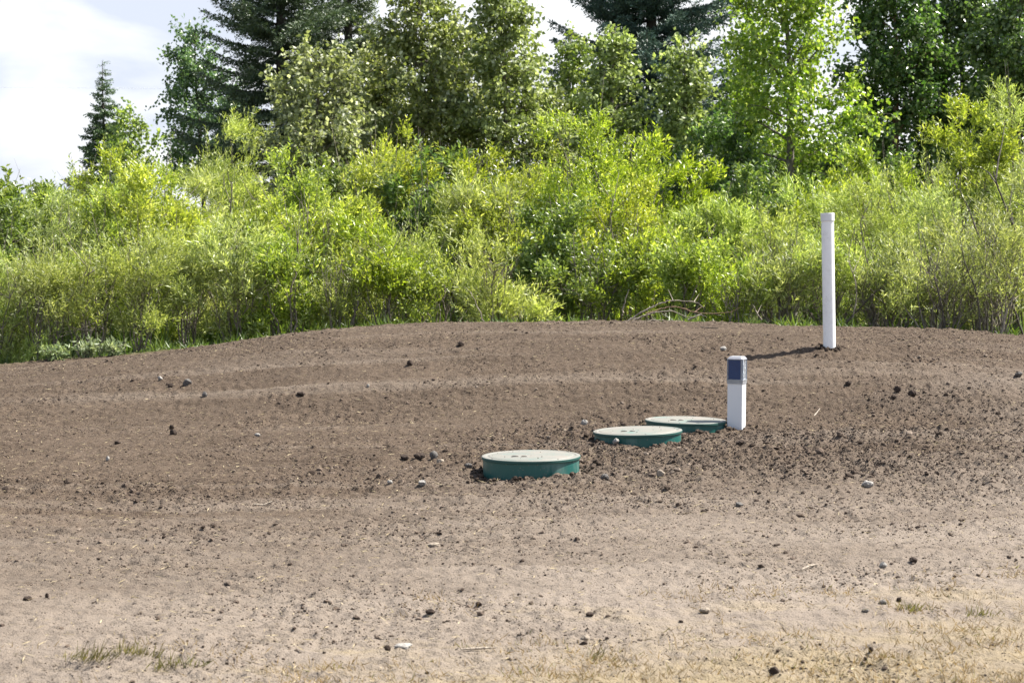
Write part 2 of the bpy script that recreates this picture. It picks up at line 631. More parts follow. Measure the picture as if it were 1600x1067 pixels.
# ------------------------------------------------------------------ loose clods, pebbles, straw (stuff)
def ico():
    p = (1 + 5 ** .5) / 2
    v = np.array([(-1, p, 0), (1, p, 0), (-1, -p, 0), (1, -p, 0), (0, -1, p), (0, 1, p), (0, -1, -p), (0, 1, -p),
                  (p, 0, -1), (p, 0, 1), (-p, 0, -1), (-p, 0, 1)], float)
    f = np.array([(0, 11, 5), (0, 5, 1), (0, 1, 7), (0, 7, 10), (0, 10, 11), (1, 5, 9), (5, 11, 4), (11, 10, 2), (10, 7, 6), (7, 1, 8),
                  (3, 9, 4), (3, 4, 2), (3, 2, 6), (3, 6, 8), (3, 8, 9), (4, 9, 5), (2, 4, 11), (6, 2, 10), (8, 6, 7), (9, 8, 1)])
    return v / np.linalg.norm(v[0]), f


ICO_V, ICO_F = ico()


def rand_rot(n, r):
    q = unit(r.normal(size=(n, 4)))
    w, x, y, z = q.T
    return np.stack([np.stack([1 - 2 * (y * y + z * z), 2 * (x * y - z * w), 2 * (x * z + y * w)], -1),
                     np.stack([2 * (x * y + z * w), 1 - 2 * (x * x + z * z), 2 * (y * z - x * w)], -1),
                     np.stack([2 * (x * z - y * w), 2 * (y * z + x * w), 1 - 2 * (x * x + y * y)], -1)], 1)


def scatter(n, r, y0=6.2, y1=20.6, use_churn=True, k=.2):
    out = []
    got = 0
    while got < n:
        y = r.uniform(y0, y1, n * 3)
        x = r.uniform(-1, 1, n * 3) * (.30 * y + .3)
        wgt = (.30 * y + .3) / (.30 * y1 + .3)
        if use_churn:
            wgt = wgt * np.clip(k + .14 * np.clip((y - 8) / 4, 0, 1) + churn(x, y), 0, 1.3) / 1.3
        keep = r.uniform(size=n * 3) < wgt
        out.append(np.stack([x[keep], y[keep]], 1))
        got += keep.sum()
    return np.concatenate(out)[:n]


LIDS = [(830, 711, 13.2, .330), (997, 672, 14.67, .330), (1071, 655.5, 15.5, .318)]
LC = []
for px, py, D, r_ in LIDS:
    c = at(px, py, D)
    LC.append((c.x, c.y, c.z, r_))


def clear_of_lids(XY, extra=.0):
    k = np.ones(len(XY), bool)
    for x, y, z, r_ in LC:
        k &= (XY[:, 0] - x) ** 2 + (XY[:, 1] - y) ** 2 > (r_ + extra) ** 2
    return k


def clods(name, n, r, rmin, rmax, power, mat, label, k=.07, flat=.75):
    XY = scatter(n, r, k=k)
    XY = XY[clear_of_lids(XY)]
    n = len(XY)
    u = r.uniform(size=n)
    R = rmin * (1 - u * (1 - (rmin / rmax) ** power)) ** (-1 / power)
    R = R * np.clip(.42 + .10 * np.clip((XY[:, 1] - 8) / 4, 0, 1) + .6 * churn(XY[:, 0], XY[:, 1]), .4, 1.1)
    Rm = rand_rot(n, r)
    V = ICO_V[None] * (1 + r.uniform(-.28, .28, (n, 12, 1)))
    V = V * r.uniform(.65, 1.25, (n, 1, 3))
    V = np.einsum('nij,nvj->nvi', Rm, V)
    V[:, :, 2] *= flat
    V *= R[:, None, None]
    z = ground_base(XY[:, 0], XY[:, 1]) + ground_fine(XY[:, 0], XY[:, 1])
    V += np.concatenate([XY, (z + R * .08)[:, None]], 1)[:, None, :]
    Fc = (ICO_F[None] + (np.arange(n) * 12)[:, None, None]).reshape(-1, 3)
    o = mesh_np(name, V.reshape(-1, 3), Fc, mat, smooth=False)
    return tag(o, label, 'soil', kind='stuff')


clods('soil_clods', 160000, np.random.RandomState(5), .0040, .026, 3.1, M_clod, 'loose brown crumbs and clods of soil strewn over the mound')
clods('dark_crumbs', 13000, np.random.RandomState(6), .003, .013, 3.0, M_darkclod, 'scattered dark moist soil crumbs lying on paler dry ground', k=.5)

r = np.random.RandomState(8)
XY = scatter(15000, r, k=.6)
XY = XY[clear_of_lids(XY)]
n = len(XY)
P = np.concatenate([XY, (ground_base(XY[:, 0], XY[:, 1]) + ground_fine(XY[:, 0], XY[:, 1]) + .006)[:, None]], 1)
a = r.uniform(0, 2 * PI, n)
A = np.stack([np.cos(a), np.sin(a), r.uniform(-.1, .25, n)], 1)
Nn = np.stack([r.normal(0, .4, n), r.normal(0, .4, n), np.ones(n)], 1)
V, Fq = leaf_quads(P, A, Nn, r.uniform(.015, .07, n), r.uniform(.003, .006, n))
tag(mesh_np('straw_litter', V, Fq, M_straw), 'pale chopped straw bits littered over the bare soil', 'straw', kind='stuff')


# thin grass growing through the near ground
def grass_patch(name, n, r, fn, mat, label, h=(.03, .08), cat='grass', w=.0035):
    y = r.uniform(6.0, 11.5, n * 6)
    x = r.uniform(-1, 1, n * 6) * (.30 * y + .3)
    keep = r.uniform(size=len(x)) < fn(x, y)
    x, y = x[keep][:n], y[keep][:n]
    P = np.stack([x, y, ground_base(x, y) + ground_fine(x, y) - .003], 1)
    m = len(x)
    A = np.stack([r.normal(-.1, .55, m), r.normal(0, .55, m), r.uniform(.25, 1, m)], 1)
    Nn = np.stack([r.normal(size=m), r.normal(size=m), r.normal(size=m) * .3], 1)
    V, Fq = leaf_quads(P, A, Nn, r.uniform(h[0], h[1], m), np.full(m, w))
    return tag(mesh_np(name, V, Fq, mat), label, cat, kind='stuff')


def right_corner(x, y):
    return np.clip((.55 * x - y + 8.3 + 1.6 * perlin(x / .7, y / .5, 71)) / 2.4, 0, 1) * np.clip(.45 + perlin(x / .22, y / .2, 72), 0, 1)


def strip(x, y):
    return .9 * gauss(x, y, -1.35, 7.55, .55, .22) * np.clip(.3 + perlin(x / .12, y / .12, 75) * 1.4, 0, 1) + .02


grass_patch('dry_grass', 17000, np.random.RandomState(14), right_corner, M_drygrass, 'sparse dry straw coloured grass in the near right corner', (.02, .06))
grass_patch('thin_grass', 1500, np.random.RandomState(15), right_corner, M_grass, 'scattered short green grass blades among dry grass near the camera', (.02, .055))


# ------------------------------------------------------------------ single stones and clods
def rock_mesh(w, h, seed, mat, name, depth=None):
    r = np.random.RandomState(seed)
    # icosphere, subdivided twice
    V = [tuple(v) for v in ICO_V]
    Fc = [tuple(f) for f in ICO_F]
    for _ in range(2):
        cache = {}
        NF = []

        def midp(a, b):
            k = (min(a, b), max(a, b))
            if k not in cache:
                m_ = (np.array(V[a]) + np.array(V[b])) / 2
                V.append(tuple(m_ / np.linalg.norm(m_)))
                cache[k] = len(V) - 1
            return cache[k]
        for a, b, c in Fc:
            ab, bc, ca = midp(a, b), midp(b, c), midp(c, a)
            NF += [(a, ab, ca), (b, bc, ab), (c, ca, bc), (ab, bc, ca)]
        Fc = NF
    V = np.array(V)
    # chop by a handful of random planes for facets, then roughen
    for k in range(9):
        d = unit(r.normal(size=3))
        lim = r.uniform(.62, .88)
        q = V @ d
        over = np.maximum(q - lim, 0)
        V = V - over[:, None] * d * .92
    V = V * (1 + .05 * r.normal(size=(len(V), 1)))
    V = V / np.abs(V).max(0)
    V = V * np.array([w / 2, (depth or w * .8) / 2, h / 2])
    o = mesh_np(name, V, np.array(Fc), mat, smooth=False)
    return o


STONES = [
    # px, py, width px, height px, material, name, category, label
    (292, 599, 15, 9, 'G', 'stone', 'large dark grey stone lying alone on the upper left slope'),
    (250, 593, 8, 5, 'P', 'pebble', 'pale pebble up left of the large dark grey stone'),
    (266, 603, 9, 5, 'D', 'clod', 'dark clod just left of the large dark grey stone'),
    (319, 618, 9, 7, 'G', 'stone', 'small grey stone just below right of the large dark grey stone'),
    (470, 617, 13, 6, 'D', 'clod', 'lone flat dark clod on the left slope right of the large grey stone'),
    (268, 669, 8, 6, 'D', 'clod', 'upper of two close dark clods on the left slope'),
    (270, 676, 12, 8, 'D', 'clod', 'lower and larger of two close dark clods on the left slope'),
    (183, 692, 10, 5, 'D', 'clod', 'dark clod left of the two close dark clods'),
    (168, 718, 6, 7, 'P', 'pebble', 'pale upright pebble on the middle left ground'),
    (402, 680, 9, 5, 'P', 'pebble', 'pale flat pebble right of the two close dark clods'),
    (42, 936, 16, 7, 'D', 'clod', 'flat dark clod near the left edge on pale dry ground'),
    (73, 931, 6, 7, 'D', 'clod', 'small upright dark clod right of the flat dark clod'),
    (8, 763, 12, 6, 'D', 'clod', 'dark clod cut by the left edge of the picture'),
    (103, 754, 8, 6, 'D', 'clod', 'small black clod on the left ground below pale pebble'),
    (632, 717, 14, 7, 'D', 'clod', 'leftmost flat dark clod in the row left of the nearest lid'),
    (655, 715, 18, 8, 'D', 'clod', 'broad dark clod second in the row left of the nearest lid'),
    (677, 712, 14, 11, 'G', 'stone', 'tall brown grey stone ending the row left of the nearest lid'),
    (688, 720, 12, 7, 'T', 'stone', 'tan stone touching the brown grey stone left of the nearest lid'),
    (732, 728, 12, 7, 'G', 'stone', 'rough grey lump close to the left rim of the nearest lid'),
    (660, 759, 12, 7, 'P', 'pebble', 'pale round pebble below left of the nearest lid'),
    (609, 754, 9, 6, 'P', 'pebble', 'pale small pebble farther left below the nearest lid'),
    (913, 660, 11, 8, 'P', 'stone', 'whitish blocky stone behind the middle lid'),
    (962, 694, 11, 7, 'P', 'stone', 'pale pointed stone leaning on the middle lid front'),
    (945, 746, 14, 8, 'G', 'stone', 'grey stone lying right of the nearest lid'),
    (1033, 741, 13, 10, 'T', 'stone', 'pinkish tan stone with pointed top below the middle lid'),
    (1356, 758, 20, 9, 'P', 'stone', 'pale grey smooth stone alone on the right ground'),
    (1155, 789, 14, 7, 'G', 'stone', 'grey stone on the ground below the square post'),
    (1158, 694, 16, 8, 'D', 'clod', 'big dark clod at the foot of the square post'),
    (1403, 610, 12, 8, 'D', 'clod', 'dark clod on the upper right slope left of a pair'),
    (1426, 617, 14, 8, 'D', 'clod', 'bigger dark clod of the group on the upper right slope'),
    (1397, 622, 9, 6, 'D', 'clod', 'lowest small dark clod of the group on the upper right slope'),
    (1326, 601, 10, 7, 'D', 'clod', 'dark clod on the slope below the white pipe'),
    (1130, 545, 11, 6, 'P', 'stone', 'pale stone with a dark shadow above the square post'),
    (1593, 588, 12, 6, 'G', 'stone', 'dark grey stone cut by the right edge of the picture'),
    (1381, 884, 12, 7, 'P', 'stone', 'light stone on the lower right ground'),
    (1428, 878, 13, 7, 'D', 'clod', 'dark clod right of the light stone on the lower right ground'),
    (1379, 941, 14, 7, 'G', 'stone', 'grey stone with dark side near the dry grass'),
    (1352, 955, 12, 6, 'G', 'stone', 'small bluish grey stone below left of the grey stone'),
    (1405, 939, 8, 6, 'D', 'clod', 'small dark clod right of the grey stone near the dry grass'),
    (1102, 956, 18, 8, 'T', 'stone', 'flat light tan stone low on the right side'),
    (1210, 1050, 16, 10, 'D', 'clod', 'dark angular clod at the bottom in thin dry grass'),
    (1361, 1016, 9, 7, 'D', 'clod', 'dark round clod in the dry grass at lower right'),
    (630, 1010, 30, 9, 'P', 'stone', 'broad flat pale stone half buried near the bottom'),
    (605, 1013, 11, 8, 'D', 'clod', 'dark clod touching the broad flat pale stone'),
    (748, 946, 11, 6, 'D', 'clod', 'dark clod on pale ground below the nearest lid'),
    (672, 960, 15, 6, 'D', 'clod', 'flaky dark clod up right of the broad flat pale stone'),
    (914, 997, 16, 8, 'T', 'stone', 'tan brown stone near the bottom middle'),
    (922, 963, 13, 6, 'D', 'clod', 'dark flat clod above the tan brown stone'),
    (678, 851, 22, 6, 'T', 'stone', 'long flat tan stone on the ground left below the nearest lid'),
    (640, 569, 9, 7, 'D', 'clod', 'dark pointed clod high on the middle of the mound'),
    (720, 539, 11, 6, 'D', 'clod', 'dark clod near the mound crest left of the middle'),
    (575, 604, 5, 5, 'P', 'pebble', 'tiny white pebble on the middle left of the mound'),
]
SM = {'G': M_greystone, 'P': M_palestone, 'D': M_darkclod, 'T': M_tanstone}
for i, (px, py, w, h, k, nm, lab) in enumerate(STONES):
    g = ground_hit(px, py + h * .4)
    sc_ = g.y / F
    o = rock_mesh(w * sc_ * 1.05, h * sc_ * 1.5, 100 + i, SM[k], nm)
    o.location = (g.x, g.y + w * sc_ * .3, Hf(g.x, g.y + w * sc_ * .3) + h * sc_ * .38)
    o.rotation_euler = (0, 0, random.uniform(-.5, .5))
    tag(o, lab, nm, 'loose stones and clods on the bare soil')


# ------------------------------------------------------------------ the three access lids
def lathe(profile, n=64):
    """profile list of (r,z); closed over the axis"""
    pr = np.array(profile)
    ang = np.arange(n) * 2 * PI / n
    V = np.stack([pr[:, 0][:, None] * np.cos(ang), pr[:, 0][:, None] * np.sin(ang), np.repeat(pr[:, 1][:, None], n, 1)], -1)
    m = len(pr)
    ix = np.arange(m * n).reshape(m, n)
    q = np.stack([ix[:-1], np.roll(ix[:-1], -1, 1), np.roll(ix[1:], -1, 1), ix[1:]], -1).reshape(-1, 4)
    return V.reshape(-1, 3), q


def lid_top_mat():
    m, t, bs, L = new_mat('dusty_lid')
    tc = nd(t, 'ShaderNodeTexCoord')
    n1 = nd(t, 'ShaderNodeTexNoise')
    n1.inputs['Scale'].default_value = 5
    n1.inputs['Detail'].default_value = 7
    n1.inputs['Roughness'].default_value = .65
    rp = nd(t, 'ShaderNodeValToRGB')
    els = rp.color_ramp.elements
    els[0].position = .28
    els[0].color = (.085, .16, .135, 1)
    els[1].position = .62
    els[1].color = (.185, .168, .142, 1)
    e = els.new(.42)
    e.color = (.150, .155, .132, 1)
    n2 = nd(t, 'ShaderNodeTexNoise')
    n2.inputs['Scale'].default_value = 60
    n2.inputs['Detail'].default_value = 4
    r2 = nd(t, 'ShaderNodeMapRange')
    r2.inputs['From Min'].default_value = .6
    r2.inputs['From Max'].default_value = .75
    r2.inputs['To Max'].default_value = .5
    mx = nd(t, 'ShaderNodeMix', data_type='RGBA')
    mx.inputs[7].default_value = (.09, .07, .055, 1)
    oi = nd(t, 'ShaderNodeObjectInfo')
    sh = nd(t, 'ShaderNodeVectorMath', operation='MULTIPLY_ADD')
    sh.inputs[1].default_value = (1, 1, 1)
    L(tc.outputs['Object'], sh.inputs[0])
    L(oi.outputs['Location'], sh.inputs[2])
    L(sh.outputs[0], n1.inputs['Vector'])
    L(sh.outputs[0], n2.inputs['Vector'])
    L(n1.outputs['Fac'], rp.inputs['Fac'])
    L(n2.outputs['Fac'], r2.inputs['Value'])
    L(r2.outputs[0], mx.inputs[0])
    L(rp.outputs['Color'], mx.inputs[6])
    geo = nd(t, 'ShaderNodeNewGeometry')
    sp = nd(t, 'ShaderNodeSeparateXYZ')
    L(geo.outputs['True Normal'], sp.inputs[0])
    up = nd(t, 'ShaderNodeMapRange')
    up.inputs['From Min'].default_value = .5
    up.inputs['From Max'].default_value = .9
    L(sp.outputs['Z'], up.inputs['Value'])
    m2 = nd(t, 'ShaderNodeMix', data_type='RGBA')
    m2.inputs[6].default_value = (.008, .06, .05, 1)
    L(up.outputs[0], m2.inputs[0])
    L(mx.outputs[2], m2.inputs[7])
    L(m2.outputs[2], bs.inputs['Base Color'])
    bs.inputs['Roughness'].default_value = .6
    return m


M_lid = lid_top_mat()
M_riser = worn_mat('green_plastic', (.008, .082, .070), (.085, .165, .145), .50, .74, 9, .42, (1, 1, .35), speck=(.16, .14, .11))
M_bolt = worn_mat('bolt_steel', (.09, .085, .075), (.16, .14, .115), .4, .6, 40, .5)
lid_labels = ['nearest and lowest of three green round plastic lids, standing alone with tall side',
              'middle round green lid partly covering the farthest lid',
              'farthest round green lid with the shadow of the square post on it']
lid_tilt = [(.006, -.012), (.004, -.026), (.0, .012)]
for i, (x, y, z, r_) in enumerate(LC):
    t_ = thing('access_lid', lid_labels[i], 'tank lid', (x, y, z - .14), 'three round lids in the soil')
    t_.rotation_euler = (lid_tilt[i][0], lid_tilt[i][1], [.2, 1.3, 2.5][i])
    # the tilt is applied in world space after a spin, so order matters
    t_.rotation_mode = 'ZYX'
    Rr = r_ - .010
    V, q = lathe([(Rr - .012, -.22), (Rr, -.22), (Rr, .124), (Rr - .012, .124)], 200)
    mesh_np('riser', V, q, M_riser, t_, False)
    rim, fl = r_, .118
    prof = [(Rr + .0015, fl), (rim - .002, fl), (rim, fl + .003), (rim, fl + .017), (rim - .003, fl + .0205), (rim - .010, fl + .022),
            (rim - .028, fl + .0222), (rim - .034, fl + .0195), (rim - .046, fl + .0195), (rim - .052, fl + .0228),
            (.20, fl + .026), (.10, fl + .028), (.0005, fl + .029)]
    V, q = lathe(prof, 128)
    lid = mesh_np('lid', V, q, M_lid, t_, False)
    for k in range(4):
        a = k * PI / 2 + .4
        Vb, qb = lathe([(.007, 0), (.007, .003), (.005, .004), (.0004, .004)], 6)
        b = mesh_np('bolt', Vb + np.array([(rim - .02) * math.cos(a), (rim - .02) * math.sin(a), fl + .021]), qb, M_bolt, lid, False)
    # recessed handle: two short dark bars on the left front of the lid
    rz = t_.rotation_euler.z
    ca, sa = math.cos(-rz), math.sin(-rz)
    bars = []
    for (bx, by, wx) in ((-.105, -.115, .05), (-.045, -.125, .04)):
        p0 = np.array([bx, by])
        pts = []
        for s_ in (-.5, -.35, .35, .5):
            lx, ly = p0[0] + s_ * wx, p0[1] + s_ * .012
            up = .005 if abs(s_) < .45 else 0
            pts.append((lx * ca - ly * sa, lx * sa + ly * ca, fl + .026 + up))
        bars.append((np.array(pts), np.full(4, .0045)))
    V, q = tubes(bars, 6)
    mesh_np('handle', V, q, M_bolt, lid, True)


# ------------------------------------------------------------------ square post with lamp head
def bevel_box(w, d, z0, z1, bev=.004, top_in=0.0, ctr=(0, 0)):
    """box with bevelled vertical edges; returns V, faces"""
    hw, hd = w / 2, d / 2
    ring = [(-hw + bev, -hd), (hw - bev, -hd), (hw, -hd + bev), (hw, hd - bev), (hw - bev, hd), (-hw + bev, hd), (-hw, hd - bev), (-hw, -hd + bev)]
    V, Fc = [], []
    for z, s in ((z0, 1.0), (z1, 1.0 - top_in)):
        V += [(ctr[0] + x * s, ctr[1] + y * s, z) for x, y in ring]
    quads = [(i, (i + 1) % 8, 8 + (i + 1) % 8, 8 + i) for i in range(8)]
    caps = [tuple(range(7, -1, -1)), tuple(range(8, 16))]
    return np.array(V), [np.array(quads), np.array(caps)]


def join_parts(parts):
    Vs, Qs = [], {}
    off = 0
    for V, Fc in parts:
        for f in (Fc if isinstance(Fc, list) else [Fc]):
            Qs.setdefault(f.shape[1], []).append(f + off)
        Vs.append(V)
        off += len(V)
    return np.concatenate(Vs), [np.concatenate(v) for v in Qs.values()]


M_white = worn_mat('white_vinyl', (.64, .645, .655), (.56, .555, .54), .58, .80, 7, .35, speck=(.68, .66, .63))
M_pipe = worn_mat('white_pvc', (.80, .80, .795), (.71, .71, .70), .48, .70, 16, .38, speck=(.55, .545, .53))
M_navy = worn_mat('navy_panel', (.005, .030, .105), (.010, .042, .125), .4, .6, 8, .12)
M_collar = worn_mat('grey_plastic', (.22, .23, .25), (.30, .31, .32), .4, .6, 20, .3)
m, t, bs, L_ = new_mat('clear_plastic')
bs.inputs['Base Color'].default_value = (.86, .88, .90, 1)
bs.inputs['Roughness'].default_value = .12
bs.inputs['Transmission Weight'].default_value = .8
bs.inputs['IOR'].default_value = 1.3
M_clear = m
m, t, bs, L_ = new_mat('frosted_plastic')
bs.inputs['Base Color'].default_value = (.42, .45, .48, 1)
bs.inputs['Roughness'].default_value = .25
M_frost = m

M_trim = worn_mat('grey_trim', (.12, .15, .20), (.20, .23, .28), .4, .65, 30, .25)
M_cap = worn_mat('cap_plastic', (.34, .345, .37), (.27, .27, .29), .4, .65, 25, .35)
pp = at(1150.5, 672, 15.42)
PX, PYy = pp.x, pp.y
pz = pp.z
post = thing('square_post', 'white square post with dark blue panelled lamp head beside the farthest lid', 'lamp post', (PX, PYy, pz))
post.rotation_euler = (0, math.radians(.3), math.radians(-21.5))
W = .1185
HB = .365
V, Fc = bevel_box(W, W, -.3, HB, .004)
mesh_np('post_body', V, Fc, M_white, post)
V, Fc = join_parts([bevel_box(W + .008, W + .008, HB, HB + .022, .004), bevel_box(W + .013, W + .013, HB + .022, HB + .030, .004)])
head = mesh_np('lamp_head', *bevel_box(W - .008, W - .008, HB + .030, HB + .186, .004), M_frost, post)
mesh_np('collar', V, Fc, M_collar, post)
# dark panel on the front and back, clear ribbed lens on the sides
hp = W / 2 - .004
for s in (-1, 1):
    V, Fc = bevel_box(.098, .005, HB + .034, HB + .185, .001, ctr=(-.004 * -s, s * (hp + .0027)))
    mesh_np('dark_panel', V, Fc, M_navy, head)
for s in (-1, 1):
    # one ribbed lens sheet: a zigzag outline extruded upwards
    ys2 = np.linspace(-.046, .046, 25)
    outl = [(s * (hp + .0015 + (.005 if k % 4 in (1, 2) else 0)), y_) for k, y_ in enumerate(ys2)]
    outl += [(s * (hp - .002), .046), (s * (hp - .002), -.046)]
    m_ = len(outl)
    V = np.array([(a_, b_, z_) for z_ in (HB + .032, HB + .185) for a_, b_ in outl])
    Fc = np.array([(k, (k + 1) % m_, m_ + (k + 1) % m_, m_ + k) for k in range(m_)])
    mesh_np('ribbed_lens', V, Fc, M_clear, head)
for sx in (-1, 1):
    for sy in (-1, 1):
        V, Fc = bevel_box(.009, .009, HB + .030, HB + .187, .0025, ctr=(sx * (W / 2 - .0005), sy * (W / 2 - .0005)))
        mesh_np('corner_trim', V, Fc, M_trim, head)
V1, F1 = bevel_box(W + .009, W + .009, HB + .187, HB + .193, .005)
V2, F2 = bevel_box(W + .006, W + .006, HB + .193, HB + .210, .006, .24)
V, Fc = join_parts([(V1, F1), (V2, F2)])
mesh_np('top_cap', V, Fc, M_cap, post)

# ------------------------------------------------------------------ white vent pipe
vb = at(1296, 541, 17.7)
vb.z = min(vb.z, H(vb.x, 17.7) + .01)
pipe = thing('vent_pipe', 'tall white round plastic pipe standing on the mound crest', 'pipe', (vb.x, 17.7, vb.z))
topz = at(1291, 333, 17.7).z
Hh = topz - vb.z
pipe.rotation_euler = (0, -math.radians(1.35), 0)
V, q = lathe([(.050, -.4), (.0555, -.4), (.0555, Hh - .004)], 128)
mesh_np('pipe_shaft', V, q, M_pipe, pipe, False)
V, q = lathe([(.0556, Hh - .072), (.0600, Hh - .072), (.0615, Hh - .069), (.0615, Hh - .006), (.0595, Hh), (.0003, Hh + .001)], 128)
mesh_np('pipe_cap', V, q, M_white, pipe, False)


# soil heaped against post, pipe and lids: clods big enough to break the straight contact line
r = np.random.RandomState(77)
XYs = []
for x, y, z, r_ in LC:
    a = r.uniform(0, 2 * PI, 150)
    d = r_ + r.gamma(1.6, .035, 150)
    XYs.append(np.stack([x + d * np.cos(a), y + d * np.sin(a)], 1))
for x, y, w_ in ((PX, PYy, .075), (vb.x, 17.7, .06)):
    a = r.uniform(0, 2 * PI, 70)
    d = w_ + r.gamma(1.5, .03, 70)
    XYs.append(np.stack([x + d * np.cos(a), y + d * np.sin(a)], 1))
XY = np.concatenate(XYs)
XY = XY[clear_of_lids(XY, .002)]
n = len(XY)
R = r.uniform(.006, .020, n)
V = ICO_V[None] * (1 + r.uniform(-.28, .28, (n, 12, 1))) * r.uniform(.7, 1.25, (n, 1, 3)) * R[:, None, None]
V = np.einsum('nij,nvj->nvi', rand_rot(n, r), V)
z = ground_base(XY[:, 0], XY[:, 1]) + ground_fine(XY[:, 0], XY[:, 1])
V += np.concatenate([XY, (z + R * .3)[:, None]], 1)[:, None]
tag(mesh_np('heaped_crumbs', V.reshape(-1, 3), (ICO_F[None] + (np.arange(n) * 12)[:, None, None]).reshape(-1, 3), M_heap),
    'crumbly soil heaped against the lids and posts', 'soil', kind='stuff')


VV, FF = [], []
for j, (x, y, z, r_) in enumerate(LC):
    n = 11
    a = r.uniform(0, 2 * PI, n)
    d = (r_ - .06) * np.sqrt(r.uniform(0, 1, n))
    R = .0016 + r.gamma(1.2, .0011, n)
    px_, py_ = x + d * np.cos(a), y + d * np.sin(a)
    V = ICO_V[None] * (1 + r.uniform(-.28, .28, (n, 12, 1))) * R[:, None, None]
    V += np.stack([px_, py_, z + .006 + R * .4 + d * np.cos(a) * -math.sin(lid_tilt[j][1]) + d * np.sin(a) * math.sin(lid_tilt[j][0])], 1)[:, None]
    VV.append(V.reshape(-1, 3))
    FF.append((ICO_F[None] + (j * n + np.arange(n) * 1)[:, None, None] * 12).reshape(-1, 3))
tag(mesh_np('lid_crumbs', np.concatenate(VV), np.concatenate(FF), M_darkclod), 'dirt crumbs sprinkled on the lid tops', 'soil', kind='stuff')


# ------------------------------------------------------------------ shrubs
def shrub(px, topy, D, wpx, kind, label, seed, dens=1.0, stem_vis=0.15, name='willow_shrub', cat='shrub', nst=None):
    r = np.random.RandomState(seed)
    top = at(px, topy, D)
    z0 = H(top.x, D)
    h = top.z - z0
    R = wpx / 2.0 * D / F
    root = thing(name, label, cat, (top.x, D, z0), 'shrubs in the thicket behind the mound')
    ns = nst or int(8 + R * 7)
    Ends, Ctr, St = [], [], []
    a = r.uniform(0, 2 * PI, ns)
    rad = R * np.sqrt(r.uniform(.03, 1, ns))
    hh = h * r.uniform(r.uniform(.5, .8), 1.0, ns) * (1 - r.uniform(.05, .3) * (rad / R) ** 2)
    hh[0] = h
    rad[0] *= .2
    St = np.stack([np.cos(a) * rad * .3, np.sin(a) * rad * .3, np.full(ns, -.15)], 1)
    En = np.stack([np.cos(a) * rad, np.sin(a) * rad * .8, hh], 1)
    Ct = St * .5 + En * .5
    Ct[:, :2] = St[:, :2] + (En[:, :2] - St[:, :2]) * r.uniform(.15, .5, (ns, 1)) + r.normal(0, .05, (ns, 2))
    Ct[:, 2] = hh * r.uniform(.5, .7, ns)

    def curve(k, t):
        t = t[:, None]
        return (1 - t) ** 2 * St[k] + 2 * t * (1 - t) * Ct[k] + t * t * En[k]

    def tang(k, t):
        t = t[:, None]
        return unit(2 * (1 - t) * (Ct[k] - St[k]) + 2 * t * (En[k] - Ct[k]))
    tt = np.linspace(0, 1, 9)
    for k in range(ns):
        Pk = curve(np.full(9, k), tt)
        Pk[1:-1] += r.normal(0, .018, (7, 3))
        r0 = r.uniform(.007, .015)
        paths = [(Pk, r0 * (1 - .8 * tt))]
        for j in range(5):
            i0 = r.randint(2, 8)
            d = unit(unit(Pk[i0 + 1] - Pk[i0]) + r.normal(0, .55, 3))
            Ln = r.uniform(.25, .75) * min(1, h / 1.6)
            s = np.linspace(0, 1, 4)[:, None]
            paths.append((Pk[i0] + d * s * Ln + np.array([0, 0, .25]) * Ln * s * s, r0 * .5 * (1 - .7 * s[:, 0])))
        V, q = tubes(paths, 5)
        mesh_np('stem', V, q, M_stem, root, True)
    area = R * h
    nsh = int((150 + 600 * area) * dens)
    # shoots sit in clumps along the stems, with gaps between the clumps
    nc = int(6 + (19 if D < 26 else 32) * area)
    kc = r.randint(0, ns, nc)
    tc_ = stem_vis + (1 - stem_vis) * r.beta(1.35, .95, nc)
    cpos = curve(kc, tc_) + r.normal(0, 1, (nc, 3)) * np.array([.15, .15, .08]) * min(1.25, .5 + R)
    cw = r.uniform(.4, 1.3, nc)
    ci = r.choice(nc, nsh, p=cw / cw.sum())
    k, t = kc[ci], tc_[ci]
    pos = cpos[ci] + r.normal(0, 1, (nsh, 3)) * np.array([.075, .075, .055])
    out = pos.copy()
    out[:, 2] = 0
    dr = unit(tang(k, t) * .55 + unit(out) * .35 + r.normal(0, .42, (nsh, 3)) + np.array([0, 0, .55]))
    # upright whips growing out of the stem tips
    nw = 3 * ns
    kw = r.randint(0, ns, nw)
    tw = r.uniform(.80, 1.0, nw)
    pw = curve(kw, tw) + r.normal(0, 1, (nw, 3)) * np.array([.07, .07, .03]) - np.array([0, 0, .06])
    dw = unit(tang(kw, tw) * .5 + np.array([0, 0, 1.0]) + r.normal(0, .25, (nw, 3)))
    pos = np.concatenate([pos, pw])
    dr = np.concatenate([dr, dw])
    nsh += nw
    if kind == 'pale':
        nl, Lr, Wr, Ls, ang, mat = 14, (.045, .08), (.0085, .013), (.18, .38), .68, M_will_pale
    elif kind == 'bright':
        nl, Lr, Wr, Ls, ang, mat = 12, (.042, .07), (.015, .023), (.16, .34), .75, M_will_bright
    elif kind == 'green':
        nl, Lr, Wr, Ls, ang, mat = 10, (.05, .08), (.022, .034), (.16, .32), .9, M_will_green
    else:
        nl, Lr, Wr, Ls, ang, mat = 10, (.05, .075), (.028, .042), (.16, .32), 1.0, M_dark
    sl = r.uniform(Ls[0], Ls[1], nsh)
    sl[-nw:] *= 1.35
    s = np.tile(np.linspace(.05, 1, nl), (nsh, 1)) + r.uniform(-.03, .03, (nsh, nl))
    Pl = pos[:, None] + dr[:, None] * (sl[:, None] * s)[:, :, None] + np.array([0, 0, -.10]) * ((s ** 2) * sl[:, None])[:, :, None]
    side = unit(np.cross(dr[:, None], r.normal(size=(nsh, nl, 3))))
